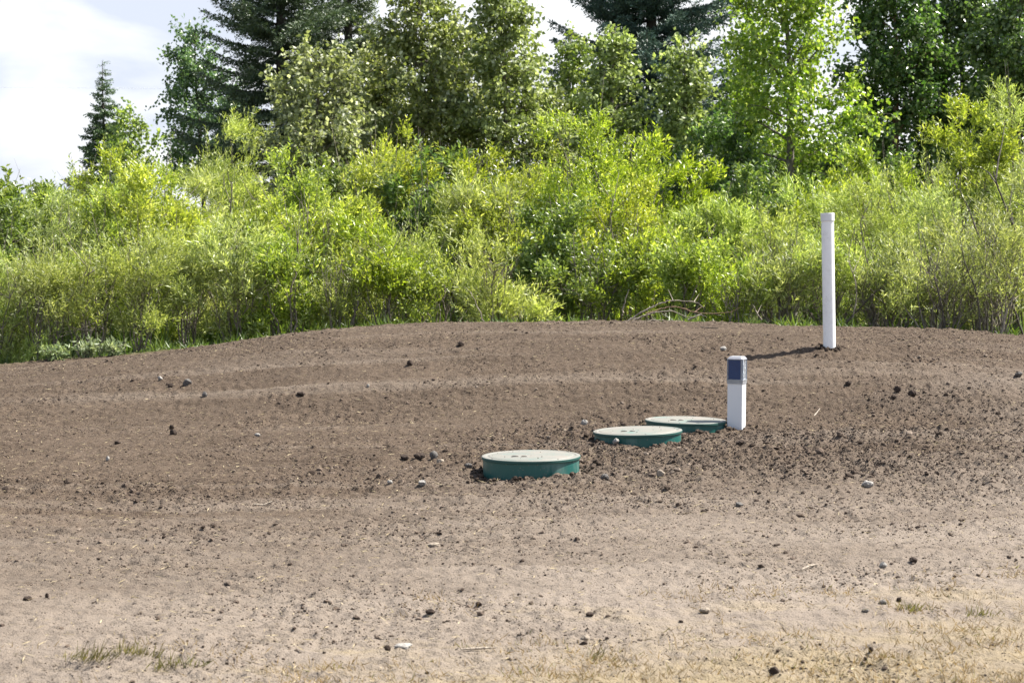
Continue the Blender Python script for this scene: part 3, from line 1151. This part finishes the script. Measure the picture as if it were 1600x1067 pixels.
    A = unit(dr[:, None] * math.cos(ang) + side * math.sin(ang) + r.normal(0, .18, (nsh, nl, 3)))
    Nn = unit(np.cross(A, side) + r.normal(0, .6, (nsh, nl, 3)) + np.array([0, 0, .5]))
    lsc = r.uniform(.82, 1.25)
    m = nsh * nl
    V, q = leaf_quads(Pl.reshape(-1, 3), A.reshape(-1, 3), Nn.reshape(-1, 3), r.uniform(*Lr, m) * lsc * (1.05 if D < 24 else 1.2), r.uniform(*Wr, m) * lsc * (1.1 if D < 24 else 1.25))
    mesh_np('foliage', V, q, mat, root)
    return root


SHRUBS = [
    # px, topy, D, width px, kind, label
    # --- back row, tops against trees and sky
    (15, 262, 28, 110, 'green', 'deep green leafy shrub against the sky in the left corner'),
    (55, 300, 28, 110, 'green', 'green bushy shrub in the dip right of the corner shrub'),
    (110, 268, 28, 110, 'bright', 'yellow green shrub topping the thicket below the small spruce'),
    (185, 262, 27.5, 120, 'bright', 'bright shrub directly in front of the small spruce foot'),
    (262, 262, 27, 110, 'bright', 'bright yellow shrub between small spruce and blue green poplar'),
    (352, 200, 26.5, 100, 'pale', 'tall pale yellowish willow rising before the dark spruce'),
    (440, 268, 27, 110, 'bright', 'bright green willow below the foot of the dark spruce'),
    (520, 248, 28, 120, 'green', 'green willow below the olive poplars at their left end'),
    (592, 186, 28.5, 95, 'bright', 'tall pointed yellow green willow in front of olive poplars'),
    (665, 240, 28, 110, 'green', 'mid green shrub under the tall olive poplars'),
    (745, 246, 27.5, 115, 'bright', 'fresh green shrub below the right tall olive poplar'),
    (830, 236, 27, 110, 'bright', 'fresh green shrub just left of the big golden willow'),
    (925, 168, 26.5, 150, 'bright', 'biggest golden green willow bush in the middle of the thicket'),
    (1010, 210, 27.5, 110, 'bright', 'golden green willow on the right shoulder of the biggest bush'),
    (1115, 205, 29, 150, 'dark', 'dark green broad leaved shrub left of the pale aspen trunk'),
    (1170, 290, 28, 90, 'green', 'mid green shrub close left of the aspen trunk'),
    (1310, 300, 27, 110, 'bright', 'yellowish shrub right of the aspen trunk'),
    (1375, 238, 27.5, 110, 'bright', 'yellow green shrub below the dark trees on the right'),
    (1440, 240, 27, 100, 'pale', 'pale willow below the dark trees right of the yellow green shrub'),
    (1510, 186, 26, 130, 'bright', 'tall bright willow crowned with yellow before the dark trees'),
    (1595, 172, 25.5, 140, 'pale', 'tall feathery willow at the right edge of the picture'),
    (1262, 222, 31, 150, 'green', 'green shrub directly behind the bare aspen trunk'),
    (1330, 222, 32, 140, 'dark', 'dark leafy shrub in the gap right of the aspen trunk'),
    (1060, 270, 31, 130, 'dark', 'dark leafy shrub at the foot of the blue spruce'),
    (700, 285, 31, 150, 'dark', 'dark leafy shrub at the foot of the tall olive poplars'),
    # --- middle row
    (-15, 345, 24.5, 130, 'green', 'green leafy bush cut by the left edge halfway up'),
    (70, 330, 25, 130, 'pale', 'pale grass green willow in the left thicket below the sky gap'),
    (150, 325, 25, 120, 'bright', 'bright yellow green bush halfway up the left thicket'),
    (235, 312, 24.5, 130, 'bright', 'yellow green bush with dark hollow beneath in the left thicket'),
    (318, 322, 24.5, 120, 'pale', 'pale willow left of the dark bare stem'),
    (405, 318, 25, 110, 'bright', 'bright willow right of the dark bare stem'),
    (480, 325, 24.5, 120, 'bright', 'lime green bush below the olive poplars in the left middle'),
    (560, 300, 25, 120, 'bright', 'leafy lime green bush under the tall pointed willow'),
    (640, 312, 24.5, 120, 'pale', 'pale green willow in the middle of the thicket left of centre'),
    (720, 318, 25, 120, 'pale', 'feathery pale willow at the centre of the thicket'),
    (800, 316, 24.5, 110, 'bright', 'yellow green bush left of the dark hollow'),
    (885, 322, 24, 110, 'green', 'darker green bush over the dark hollow at centre'),
    (965, 318, 24, 120, 'bright', 'light green bush right of the dark hollow'),
    (1050, 335, 24.5, 120, 'pale', 'pale willow above the heap of dead branches'),
    (1130, 335, 24.5, 120, 'pale', 'pale feathery willow left of the white pipe'),
    (1210, 345, 24.5, 110, 'pale', 'feathery willow below the aspen trunk'),
    (1290, 318, 24, 120, 'pale', 'feathery willow directly behind the white pipe top'),
    (1370, 305, 24, 120, 'pale', 'feathery pale willow right of the white pipe'),
    (1455, 300, 24, 130, 'pale', 'wide feathery willow in the right thicket'),
    (1545, 285, 23.5, 130, 'pale', 'feathery willow around the dark forked stem at right'),
    (1620, 300, 23.5, 120, 'pale', 'feathery willow cut by the right edge halfway up'),
    # --- front row along the crest
    (-20, 430, 21.6, 130, 'pale', 'low pale willow cut by the left edge at the soil line'),
    (60, 425, 21.7, 120, 'pale', 'low feathery willow above the silvery weeds'),
    (140, 410, 21.9, 120, 'pale', 'low pale willow right of the silvery weeds'),
    (215, 400, 22.0, 120, 'pale', 'low willow with many bare stems on the left soil edge'),
    (290, 405, 22.0, 110, 'pale', 'low feathery willow below the dark bare stem on its left'),
    (368, 398, 22.1, 120, 'pale', 'low feathery willow below the dark bare stem on its right'),
    (450, 392, 22.2, 120, 'bright', 'low green bush on the soil edge left of centre'),
    (528, 395, 22.2, 110, 'pale', 'low pale bush with twiggy foot left of centre'),
    (605, 400, 22.2, 110, 'bright', 'low lime bush on the crest left of centre'),
    (685, 392, 22.3, 120, 'bright', 'low light green bush on the crest near centre'),
    (765, 400, 22.3, 110, 'pale', 'low grey green bush left of the dark hollow on the crest'),
    (925, 398, 22.6, 100, 'green', 'low deep green bush right of the dark hollow'),
    (1000, 405, 22.6, 100, 'bright', 'low green bush behind the heap of dead branches'),
    (1075, 400, 22.5, 100, 'bright', 'low bright bush at the right end of the branch heap'),
    (1150, 430, 22.3, 80, 'bright', 'small bright bush by a dark gap left of the white pipe'),
    (1220, 412, 22.2, 100, 'pale', 'low pale willow close left of the white pipe'),
    (1300, 405, 22.1, 100, 'pale', 'low willow directly behind the white pipe'),
    (1385, 400, 22.0, 120, 'pale', 'low willow with bare grey stems right of the pipe'),
    (1470, 395, 22.0, 120, 'pale', 'low willow with criss crossing stems on the right'),
    (1555, 390, 21.9, 120, 'pale', 'low twiggy willow near the pale leaning branch'),
]
for i, (px, ty, D, w, k, lab) in enumerate(SHRUBS):
    right = px > 1180
    sv = (.28 if D < 23 else .18 if D < 25 else .12) if right else (.16 if D < 23 else .12)
    jr = np.random.RandomState(3000 + i)
    if D < 26:
        ty += jr.uniform(-34, 22)
        D += jr.uniform(-.35, .5) if D < 23.2 else jr.uniform(-.8, .8)
    shrub(px, ty, D, w * (1.15 if D < 26 else 1.4), k, lab, 500 + i, dens=(.72 if right and D < 23 else .95) if D < 26 else 1.1, stem_vis=sv, nst=(24 if D < 23 and right else None))


# ------------------------------------------------------------------ trees
def broadleaf(px, topy, D, wpx, lowy, mat, bark, label, seed, name='poplar_tree', trunk_r=.07, leafL=(.065, .105), leafW=(.05, .075),
              dens=1.0, lean=0.0, cpx=None, gap=0.0, shape=.75):
    r = np.random.RandomState(seed)
    base = at(px, 369, D)
    z0 = H(base.x, D)
    top = at(px, topy, D).z
    low = at(px, lowy, D).z
    h = top - z0
    R = wpx / 2 * D / F
    cx = 0 if cpx is None else (cpx - px) * D / F
    root = thing(name, label, 'tree', (base.x, D, z0), 'trees behind the thicket')
    tt = np.linspace(0, 1, 14)
    bend = np.stack([cx * np.clip(tt * 1.6 - .4, 0, 1) ** 1.0 * .6 + lean * tt + .04 * np.sin(tt * 7 + seed), .05 * np.cos(tt * 6 + seed), tt * h - .2 * (1 - tt)], 1)
    paths = [(bend, trunk_r * (1 - tt) ** .8 + .006)]
    lo = max(.05, (low - z0) / h)
    nl = int(34 * max(1, h / 6))
    LP = []
    for i in range(nl):
        f = lo + (1 - lo) * ((i + .5) / nl) ** .92 * .97
        p0 = np.array([np.interp(f, tt, bend[:, j]) for j in range(3)])
        q = (f - lo) / (1 - lo)
        prof = (math.sin(PI * min(1, (q * .86 + .14)) ** shape)) ** .7 + .08
        az = i * 2.39996 + r.uniform(-.5, .5)
        Ln = R * prof * r.uniform(.70, 1.12)
        el = math.radians(r.uniform(15, 50))
        d = np.array([math.cos(az) * math.cos(el), math.sin(az) * math.cos(el), math.sin(el)])
        s = np.linspace(0, 1, 6)
        d[0] += cx / max(R, .1) * .25
        pts = p0 + d * (s * Ln)[:, None] + np.array([0, 0, -.15]) * ((s ** 2) * Ln)[:, None] + r.normal(0, .02, (6, 3)) * s[:, None]
        paths.append((pts, (trunk_r * .33 * (1 - f * .6)) * (1 - .85 * s) + .002))
        LP.append(pts)
    LP = np.array(LP)
    # branchlets with leaves
    nb = int((160 + 215 * R * (top - low)) * dens)
    lw = np.linalg.norm(LP[:, -1] - LP[:, 0], axis=1)
    k = r.choice(nl, nb, p=lw / lw.sum())
    s = r.beta(1.6, .9, nb)
    ii = np.clip((s * 5).astype(int), 0, 4)
    fr = s * 5 - ii
    pos = LP[k, ii] * (1 - fr)[:, None] + LP[k, ii + 1] * fr[:, None] + r.normal(0, .07, (nb, 3))
    ld = unit(LP[k, ii + 1] - LP[k, ii])
    dr = unit(ld * .6 + r.normal(0, .75, (nb, 3)) + np.array([0, 0, .05]))
    bl = r.uniform(.18, .5, nb) * min(1.1, .45 + R * .55)
    m = 13
    sp = np.tile(np.linspace(.1, 1, m), (nb, 1)) + r.uniform(-.04, .04, (nb, m))
    Pl = pos[:, None] + dr[:, None] * (sp * bl[:, None])[:, :, None] + r.normal(0, .035, (nb, m, 3))
    A = unit(r.normal(0, .9, (nb, m, 3)) + np.array([0, 0, -.55]) + dr[:, None] * .4)
    Nn = unit(r.normal(0, 1, (nb, m, 3)))
    n = nb * m
    V, q = leaf_quads(Pl.reshape(-1, 3), A.reshape(-1, 3), Nn.reshape(-1, 3), r.uniform(*leafL, n), r.uniform(*leafW, n), .12)
    bpaths = [(np.stack([pos[i], pos[i] + dr[i] * bl[i] * .8]), np.array([.004, .002])) for i in range(0, nb, 3)]
    V2, q2 = tubes(paths, 7)
    V3, q3 = tubes(bpaths, 3)
    mesh_np('trunk', np.concatenate([V2, V3]), np.concatenate([q2, q3 + len(V2)]), bark, root, True)
    mesh_np('crown', V, q, mat, root)
    return root


def spruce(px, H_, D, R0, lowf, mat, label, seed, whorl=.25, nbr=8, droop=.25, tuftL=.07, tuftW=.016, name='spruce_tree', power=.85, tip=.4):
    r = np.random.RandomState(seed)
    base = at(px, 369, D)
    z0 = H(base.x, D)
    root = thing(name, label, 'tree', (base.x, D, z0), 'trees behind the thicket')
    tt = np.linspace(0, 1, 12)
    paths = [(np.stack([.03 * np.sin(tt * 5), .03 * np.cos(tt * 4), tt * H_ - .2 * (1 - tt)], 1), (.018 * H_) * (1 - tt) + .006)]
    Ps, As = [], []
    z = lowf * H_
    while z < H_ - .12:
        f = z / H_
        n = nbr if f < .9 else 5
        a0 = r.uniform(0, 2 * PI)
        for b in range(n):
            az = a0 + b * 2 * PI / n + r.uniform(-.25, .25)
            Ln = max(.05, R0 * (1 - f) ** power * r.uniform(.55, 1.2))
            zz = z + r.uniform(-.15, .15)
            s = np.linspace(0, 1, 7)
            el = tip * f * 1.6 - droop * (1 - f) + r.normal(0, .09)
            hz = np.array([math.cos(az), math.sin(az), 0])
            pts = np.array([0, 0, zz]) + hz * (s * Ln)[:, None] + np.array([0, 0, 1.]) * (el * s * Ln - .22 * Ln * s * s + .26 * Ln * s ** 3)[:, None]
            paths.append((pts, .010 * (.4 + Ln * .6) * (1 - .85 * s) + .002))
            nt = max(4, int(Ln / .055))
            sv = np.linspace(.12, 1, nt)
            pj = np.stack([np.interp(sv, s, pts[:, j]) for j in range(3)], 1)
            tg = unit(np.stack([np.interp(sv, s, np.gradient(pts[:, j], s)) for j in range(3)], 1))
            for sgn in (-1, 1):
                sd_ = np.cross(tg, np.array([0, 0, 1.])) * sgn
                td = unit(tg * .75 + sd_ * .85 + np.array([0, 0, -.22]) + r.normal(0, .13, tg.shape))
                tl = np.clip(.42 * Ln * (1.05 - sv) + .10, .07, .48) * r.uniform(.7, 1.2, nt)
                for j in range(nt):
                    m = max(4, int(tl[j] / .017))
                    q = np.linspace(0, 1, m)
                    Ps.append(pj[j] + td[j] * (q * tl[j])[:, None] + np.array([0, 0, -.12]) * (q * q * tl[j])[:, None])
                    As.append(np.repeat(td[j][None], m, 0))
            m = int(Ln / .016)
            q = np.linspace(.1, 1, max(m, 3))
            Ps.append(np.stack([np.interp(q, s, pts[:, j]) for j in range(3)], 1))
            As.append(np.repeat(hz[None], len(q), 0))
        z += whorl * (1 - .45 * f) * r.uniform(.8, 1.15)
    # leader
    q = np.linspace(H_ - .35, H_, 22)
    Ps.append(np.stack([q * 0, q * 0, q], 1))
    As.append(np.repeat(np.array([[0, 0, 1.]]), 22, 0))
    P = np.concatenate(Ps)
    T = np.concatenate(As)
    n = len(P)
    side = unit(np.cross(T, r.normal(size=(n, 3))))
    A = unit(T * .75 + side * .8)
    tsc = np.clip(.38 + 2.2 * (1 - P[:, 2] / H_), .38, 1)
    V, q = leaf_quads(P, A, unit(np.cross(A, side) + r.normal(0, .4, (n, 3))), r.uniform(.75, 1.25, n) * tuftL * tsc, np.full(n, tuftW) * tsc, .05)
    V2, q2 = tubes(paths, 6)
    mesh_np('trunk', V2, q2, M_darkbark, root, True)
    mesh_np('crown', V, q, mat, root)
    return root


def zt(py, D):
    return at(800, py, D).z


spruce(165, zt(95, 48), 48, 1.75, .10, M_spruce, 'small narrow spruce standing alone against the sky at left', 901, whorl=.34, nbr=9, droop=.08, tuftL=.085, tuftW=.034, power=1.1, tip=.10)
spruce(440, 11.0, 38, 2.35, .06, M_spruce, 'tall dark spruce left of the olive poplars', 902, whorl=.36, nbr=9, droop=.22, tuftL=.07, tuftW=.022)
spruce(545, 10.5, 40, 1.95, .06, M_spruce2, 'olive tinted spruce just right of the tall dark spruce', 903, whorl=.36, nbr=8, droop=.22, tuftL=.07, tuftW=.022)
spruce(1015, 12.0, 40, 3.0, .05, M_bluespruce, 'broad blue spruce towering behind the middle of the thicket', 904, whorl=.42, nbr=9, droop=.14, tuftL=.08, tuftW=.026)

broadleaf(208, 172, 40, 85, 330, M_aspen, M_bark, 'thin airy pale green sapling beside the small spruce', 921, 'sapling_tree', .03, dens=.55)
broadleaf(318, 42, 42, 118, 290, M_bluegreen, M_darkbark, 'blue green poplar leaning out left of the tall dark spruce', 922, dens=.8, cpx=305)
broadleaf(372, 140, 41, 70, 300, M_bluegreen, M_darkbark, 'small blue green poplar at the left foot of the dark spruce', 923, dens=.8)
broadleaf(498, 82, 32, 200, 330, M_olive, M_bark, 'lower olive poplar in front of the olive tinted spruce', 924)
broadleaf(590, 70, 34, 150, 330, M_olive, M_bark, 'olive poplar leaning on the left tall poplar', 925)
broadleaf(655, -40, 33, 165, 330, M_olive, M_bark, 'left one of two tall olive poplars near the middle', 926)
broadleaf(722, 30, 35, 150, 330, M_olive, M_bark, 'olive poplar filling the gap between the two tall ones', 927)
broadleaf(788, -45, 33, 165, 330, M_olive, M_bark, 'right one of two tall olive poplars near the middle', 928)
broadleaf(893, 52, 37, 75, 300, M_will_green, M_bark, 'small fresh green tree left of the blue spruce', 929, dens=.8)
broadleaf(958, 40, 33, 95, 320, M_olive, M_bark, 'slim olive poplar in front of the blue spruce left half', 930)
broadleaf(850, 150, 34, 110, 330, M_olive, M_bark, 'low olive poplar below the sky gap near the middle', 931)
broadleaf(1066, 60, 33, 95, 330, M_olive, M_bark, 'slim olive poplar in front of the blue spruce right half', 932)
broadleaf(1240, -75, 30, 245, 262, M_aspen, M_bark, 'bright green aspen with bare grey trunk showing', 933, 'aspen_tree', .088, (.06, .085), (.05, .07), dens=.95, cpx=1212)
broadleaf(1395, -110, 36, 185, 330, M_dark, M_warmbark, 'dark leafy tree next right of the aspen with brown trunk', 934, dens=1.3, trunk_r=.09)
broadleaf(1500, -120, 37, 190, 330, M_dark, M_darkbark, 'dark leafy tree second from the right edge', 935, dens=1.3, trunk_r=.09)
broadleaf(1592, -80, 35, 180, 330, M_dark, M_darkbark, 'dark leafy tree at the right edge', 936, dens=1.3, trunk_r=.09)
broadleaf(1345, 190, 38, 120, 340, M_dark, M_darkbark, 'low dark tree showing below the sky gap right of the aspen', 937, dens=1.2)
broadleaf(1165, 90, 38, 120, 330, M_will_green, M_darkbark, 'mid green tree half hidden behind the aspen left side', 938, dens=.9)


# ------------------------------------------------------------------ bare stems and dead branches
def branch_thing(name, label, cat, pts_px, D, r0, mat, forks=(), group=None, seed=0, Dend=None):
    r = np.random.RandomState(seed)
    n = len(pts_px)
    Ds = np.linspace(D, Dend or D, n)
    P = np.array([tuple(at(px, py, d)) for (px, py), d in zip(pts_px, Ds)])
    base = P[0].copy()
    # resample smoothly
    s = np.linspace(0, n - 1, 4 * n)
    Q = np.stack([hermite(s, np.arange(n), P[:, j]) for j in range(3)], 1)
    Q[1:-1] += r.normal(0, .004, (len(Q) - 2, 3))
    paths = [(Q - base, r0 * (1 - .7 * np.linspace(0, 1, len(Q))))]
    for f in forks:
        Pf = np.array([tuple(at(px, py, D + .15 * k)) for k, (px, py) in enumerate(f)])
        paths.append((Pf - base, r0 * .5 * (1 - .7 * np.linspace(0, 1, len(Pf)))))
    V, q = tubes(paths, 6)
    o = mesh_np(name, V, q, mat, smooth=True)
    o.location = base
    return tag(o, label, cat, group)


BG = 'bare and dead branches along the thicket edge'
branch_thing('bare_stem', 'dark forked bare stem among the willows at the right edge', 'branch', [(1606, 470), (1594, 400), (1580, 345), (1562, 300), (1552, 268)], 22.4, .022, M_darkbark,
             [[(1556, 280), (1560, 250), (1566, 222), (1570, 190)], [(1560, 292), (1545, 270), (1532, 262)], [(1585, 360), (1578, 320), (1582, 290)]], BG, 1)
branch_thing('bare_stem', 'pale leaning bare branch in front of willows at the right edge', 'branch', [(1563, 526), (1572, 490), (1585, 460), (1600, 425)], 21.4, .017, M_dead,
             [[(1580, 472), (1592, 462), (1606, 455)]], BG, 2)
branch_thing('bare_stem', 'dark slanting stem in the right thicket', 'branch', [(1590, 480), (1560, 420), (1530, 370), (1515, 330), (1500, 300), (1490, 285)], 22.6, .013, M_darkbark, [[(1530, 372), (1520, 340), (1525, 312)]], BG, 3)
branch_thing('bare_stem', 'wavy grey stem just right of the white pipe', 'branch', [(1390, 520), (1378, 460), (1360, 420), (1350, 385), (1346, 345), (1362, 310)], 22.0, .011, M_bark, [], BG, 4)
branch_thing('bare_stem', 'white stem with a kink in the right thicket', 'branch', [(1483, 520), (1478, 460), (1468, 425), (1455, 405), (1458, 398)], 21.7, .011, M_dead, [[(1475, 445), (1482, 415), (1480, 390)]], BG, 5)
branch_thing('bare_stem', 'pale fallen stick leaning low right of the white pipe', 'branch', [(1440, 518), (1420, 490), (1405, 470)], 21.6, .010, M_dead, [], BG, 6)
branch_thing('bare_stem', 'long dark stick crossing low behind the white pipe', 'branch', [(1320, 505), (1345, 480), (1370, 455), (1390, 440)], 21.8, .011, M_darkbark, [], BG, 7)
branch_thing('bare_stem', 'dark bare stem rising in the left thicket', 'branch', [(370, 405), (367, 375), (359, 340), (362, 300), (356, 265)], 22.6, .014, M_darkbark, [[(361, 320), (352, 295), (348, 270)]], BG, 8)
branch_thing('bare_stem', 'thin curved stem left of the white pipe', 'branch', [(1218, 500), (1220, 440), (1230, 410), (1244, 380), (1246, 350)], 22.0, .009, M_bark, [], BG, 9)
branch_thing('bare_stem', 'grey stem leaning over the dark gap left of the white pipe', 'branch', [(1078, 470), (1100, 420), (1115, 385), (1135, 358)], 22.0, .011, M_dead, [], BG, 10)
branch_thing('bare_stem', 'short pale stick standing right of the dark hollow', 'branch', [(972, 492), (977, 470), (983, 452)], 21.5, .011, M_dead, [], BG, 11)
branch_thing('bare_stem', 'thin pale stick in front of the willows near centre', 'branch', [(758, 507), (748, 485), (738, 460), (725, 448)], 21.5, .008, M_dead, [], BG, 12)
branch_thing('bare_stem', 'dark stem leaning left between the kinked white stem and low stick', 'branch', [(1478, 525), (1470, 470), (1450, 400), (1440, 360)], 21.5, .012, M_darkbark, [[(1460, 435), (1466, 400), (1470, 372)]], BG, 31)
branch_thing('bare_stem', 'dark upright stem left of the pale leaning branch at right', 'branch', [(1532, 524), (1526, 460), (1508, 410), (1500, 370)], 21.4, .012, M_darkbark, [[(1526, 460), (1535, 420), (1538, 392)]], BG, 32)
branch_thing('bare_stem', 'slender grey stem right of the fallen stick near the pipe', 'branch', [(1445, 516), (1434, 460), (1440, 400), (1434, 350)], 21.6, .010, M_bark, [], BG, 33)
branch_thing('bare_stem', 'dark stem crossing behind the pale leaning branch at right', 'branch', [(1600, 528), (1580, 470), (1560, 430), (1552, 395)], 21.9, .012, M_darkbark, [], BG, 34)
branch_thing('bare_stem', 'pale thin stem rising close right of the white pipe', 'branch', [(1332, 508), (1338, 450), (1326, 400), (1338, 350)], 21.7, .009, M_dead, [[(1333, 425), (1345, 400), (1350, 380)]], BG, 35)
DG = 'dead branches heaped at the foot of the thicket'
branch_thing('dead_branch', 'longest pale dead branch arching over the branch heap', 'branch', [(981, 502), (1005, 487), (1030, 475), (1052, 470), (1084, 472), (1100, 481)], 20.7, .011, M_dead, [[(1052, 470), (1044, 452)], [(1084, 472), (1092, 460)]], DG, 21)
branch_thing('dead_branch', 'second dead branch lying beneath the arching one', 'branch', [(988, 501), (1010, 492), (1035, 487), (1052, 486), (1072, 495), (1090, 494)], 20.55, .010, M_dead, [], DG, 22)
branch_thing('dead_branch', 'reddish dead branch with dry leaves crossing the heap middle', 'branch', [(1010, 490), (1035, 482), (1060, 480), (1085, 488), (1115, 490), (1140, 488), (1158, 480)], 20.8, .009, M_warmbark, [[(1085, 488), (1098, 478)]], DG, 23)
branch_thing('dead_branch', 'straight dead stick lying flat along the heap foot', 'branch', [(995, 502), (1030, 500.5), (1070, 502)], 20.4, .010, M_dead, [], DG, 24)
branch_thing('dead_branch', 'short grey dead stick at the right end of the heap', 'branch', [(1075, 500), (1092, 492), (1104, 496)], 20.6, .012, M_bark, [], DG, 25)
branch_thing('dead_branch', 'white twig standing right of the branch heap', 'branch', [(1190, 500), (1182, 488), (1176, 476)], 20.9, .009, M_dead, [[(1183, 490), (1190, 476)]], DG, 26)

# loose sticks on the soil
for i, (a_, b_, lab) in enumerate([((1268, 656), (1281, 640), 'pale forked stick lying on the soil right of the square post'),
                                   ((1094, 512), (1122, 514), 'dark stick lying on the crest above the square post'),
                                   ((720, 1019), (775, 1015), 'long thin twig on pale ground near the bottom'),
                                   ((396, 790), (426, 786), 'thin straw coloured twig on the left ground'),
                                   ((1252, 893), (1278, 884), 'short pale twig on the lower right ground')]):
    g1, g2 = ground_hit(*a_), ground_hit(*b_)
    mid = (g1 + g2) / 2
    mid.z = Hf(mid.x, mid.y) + .008
    pts = np.array([tuple(g1), tuple(mid), tuple(g2)]) + np.array([0, 0, .008])
    V, q = tubes([(pts - np.array(tuple(g1)), np.array([.004, .0055, .003]))], 5)
    o = mesh_np('twig', V, q, M_darkbark if 'dark' in lab else M_dead, smooth=True)
    o.location = g1
    tag(o, lab, 'twig', 'loose sticks on the soil')


# ------------------------------------------------------------------ undergrowth, weeds, grass tufts
r = np.random.RandomState(61)
n = 2000
x = r.uniform(-7.5, 7.5, n)
y = 21.0 + np.abs(r.normal(0, .75, n)) + .15 * perlin(x / .8, x * 0, 5)
P = np.stack([x, y, ground_base(x, y) - .01], 1)
tall = np.zeros(n)
n2 = 9000
x2 = r.uniform(-9, 9, n2)
y2 = r.uniform(22.9, 28.5, n2)
P = np.concatenate([P, np.stack([x2, y2, ground_base(x2, y2) - .01], 1)])
tall = np.repeat(np.concatenate([tall, np.ones(n2)]), 3)
n = n + n2
nbl = 3
P = np.repeat(P, nbl, 0) + r.normal(0, .02, (n * nbl, 3)) * np.array([1, 1, 0])
m = len(P)
A = np.stack([r.normal(0, .5, m), r.normal(0, .5, m), r.uniform(.5, 1, m)], 1)
V, q = leaf_quads(P, A, r.normal(size=(m, 3)), (r.uniform(.04, .13, m) + tall * r.uniform(.1, .34, m)) * np.clip(.5 + 2.0 * perlin(P[:, 0] / .4, P[:, 1] / .5, 9), .12, 2.0), r.uniform(.008, .026, m) * (1 + .4 * tall))
tag(mesh_np('undergrowth', V, q, M_under), 'weeds and grass filling the foot of the thicket', 'undergrowth', kind='stuff')


def weed(px, py, D, w, h, mat, label, seed, name='weed_plant'):
    r = np.random.RandomState(seed)
    b = at(px, py, D)
    z0 = H(b.x, D)
    root = thing(name, label, 'plant', (b.x, D, z0), 'low weeds along the soil edge')
    n = 16
    a = r.uniform(0, 2 * PI, n)
    ln = r.uniform(.6, 1.1, n) * h
    E = np.stack([np.cos(a) * w * r.uniform(.2, 1, n), np.sin(a) * w * r.uniform(.2, 1, n), ln], 1)
    V, q = tubes([(np.array([[0, 0, -.03], E[i] * .5 + np.array([0, 0, .03]), E[i]]), np.array([.004, .003, .0015])) for i in range(n)], 4)
    mesh_np('stem', V, q, M_stem, root, True)
    k = np.repeat(np.arange(n), 22)
    s = r.uniform(.2, 1.05, len(k))
    P = E[k] * s[:, None] + r.normal(0, .02, (len(k), 3))
    A = unit(r.normal(0, .8, (len(k), 3)) + np.array([0, 0, .4]))
    V, q = leaf_quads(P, A, r.normal(size=P.shape), r.uniform(.04, .08, len(k)), r.uniform(.015, .028, len(k)))
    mesh_np('foliage', V, q, mat, root)


for i, (px, D, w, h, lab) in enumerate([
        (88, 20.6, .16, .13, 'left silvery weed clump on the soil edge at lower left'),
        (135, 20.7, .18, .17, 'tallest silvery weed clump on the soil edge at lower left'),
        (178, 20.7, .15, .13, 'right silvery weed clump on the soil edge at lower left')]):
    weed(px, 545, D, w, h, M_weed, lab, 70 + i)


def tuft(px, py, nb, h, spread, label, seed, mat=None):
    spread *= .7
    r = np.random.RandomState(seed)
    g = ground_hit(px, py)
    P = np.stack([r.normal(0, spread, nb), r.normal(0, spread * .7, nb), np.full(nb, -.006)], 1)
    A = np.stack([r.normal(.35, .4, nb), r.normal(0, .35, nb), r.uniform(.6, 1, nb)], 1)
    V, q = leaf_quads(P, A, r.normal(size=(nb, 3)), r.uniform(.5, 1.1, nb) * h, np.full(nb, .0045))
    o = mesh_np('grass_tuft', V, q, mat or M_grass)
    o.location = g
    tag(o, label, 'grass', 'grass tufts on the near soil')


tuft(150, 1034, 60, .10, .05, 'thickest green grass tuft at the lower left', 81)
tuft(196, 1022, 45, .08, .06, 'grass tuft up right of the thickest tuft at lower left', 82)
tuft(228, 1026, 24, .07, .05, 'sparse grass tuft second from the right at lower left', 83)
tuft(262, 1046, 40, .09, .05, 'yellow green grass tuft lowest at the lower left', 84)
tuft(292, 1040, 30, .07, .05, 'rightmost small green grass tuft at lower left', 85)
tuft(120, 1030, 18, .06, .05, 'thin grass tuft left of the thickest tuft', 86)
tuft(935, 1032, 30, .07, .04, 'small brownish grass tuft at the bottom middle', 87)
tuft(1530, 962, 40, .06, .06, 'short green tuft at the right in dry grass', 88)
tuft(1425, 955, 60, .055, .05, 'flat olive tuft in the dry grass beside the grey stone', 89)

# ------------------------------------------------------------------ overhead wires far behind
M_wire = worn_mat('wire', (.55, .56, .58), (.6, .61, .63), .4, .6, 3, .6)  # light grey puts the haze of distance into the wire colour
for py, lab in ((137, 'upper faint overhead wire crossing the sky at left'), (183, 'lower faint overhead wire crossing the sky at left')):
    pts = []
    for k in range(21):
        f = k / 20
        p = at(-500 + 1900 * f, py, 75)
        p.z -= .25 * (1 - (2 * f - 1) ** 2)
        pts.append((p.x, p.y, p.z + .2))
    V, q = tubes([(np.array(pts), np.full(21, .004))], 5)
    tag(mesh_np('overhead_wire', V, q, M_wire, smooth=True), lab, 'wire', 'overhead wires')
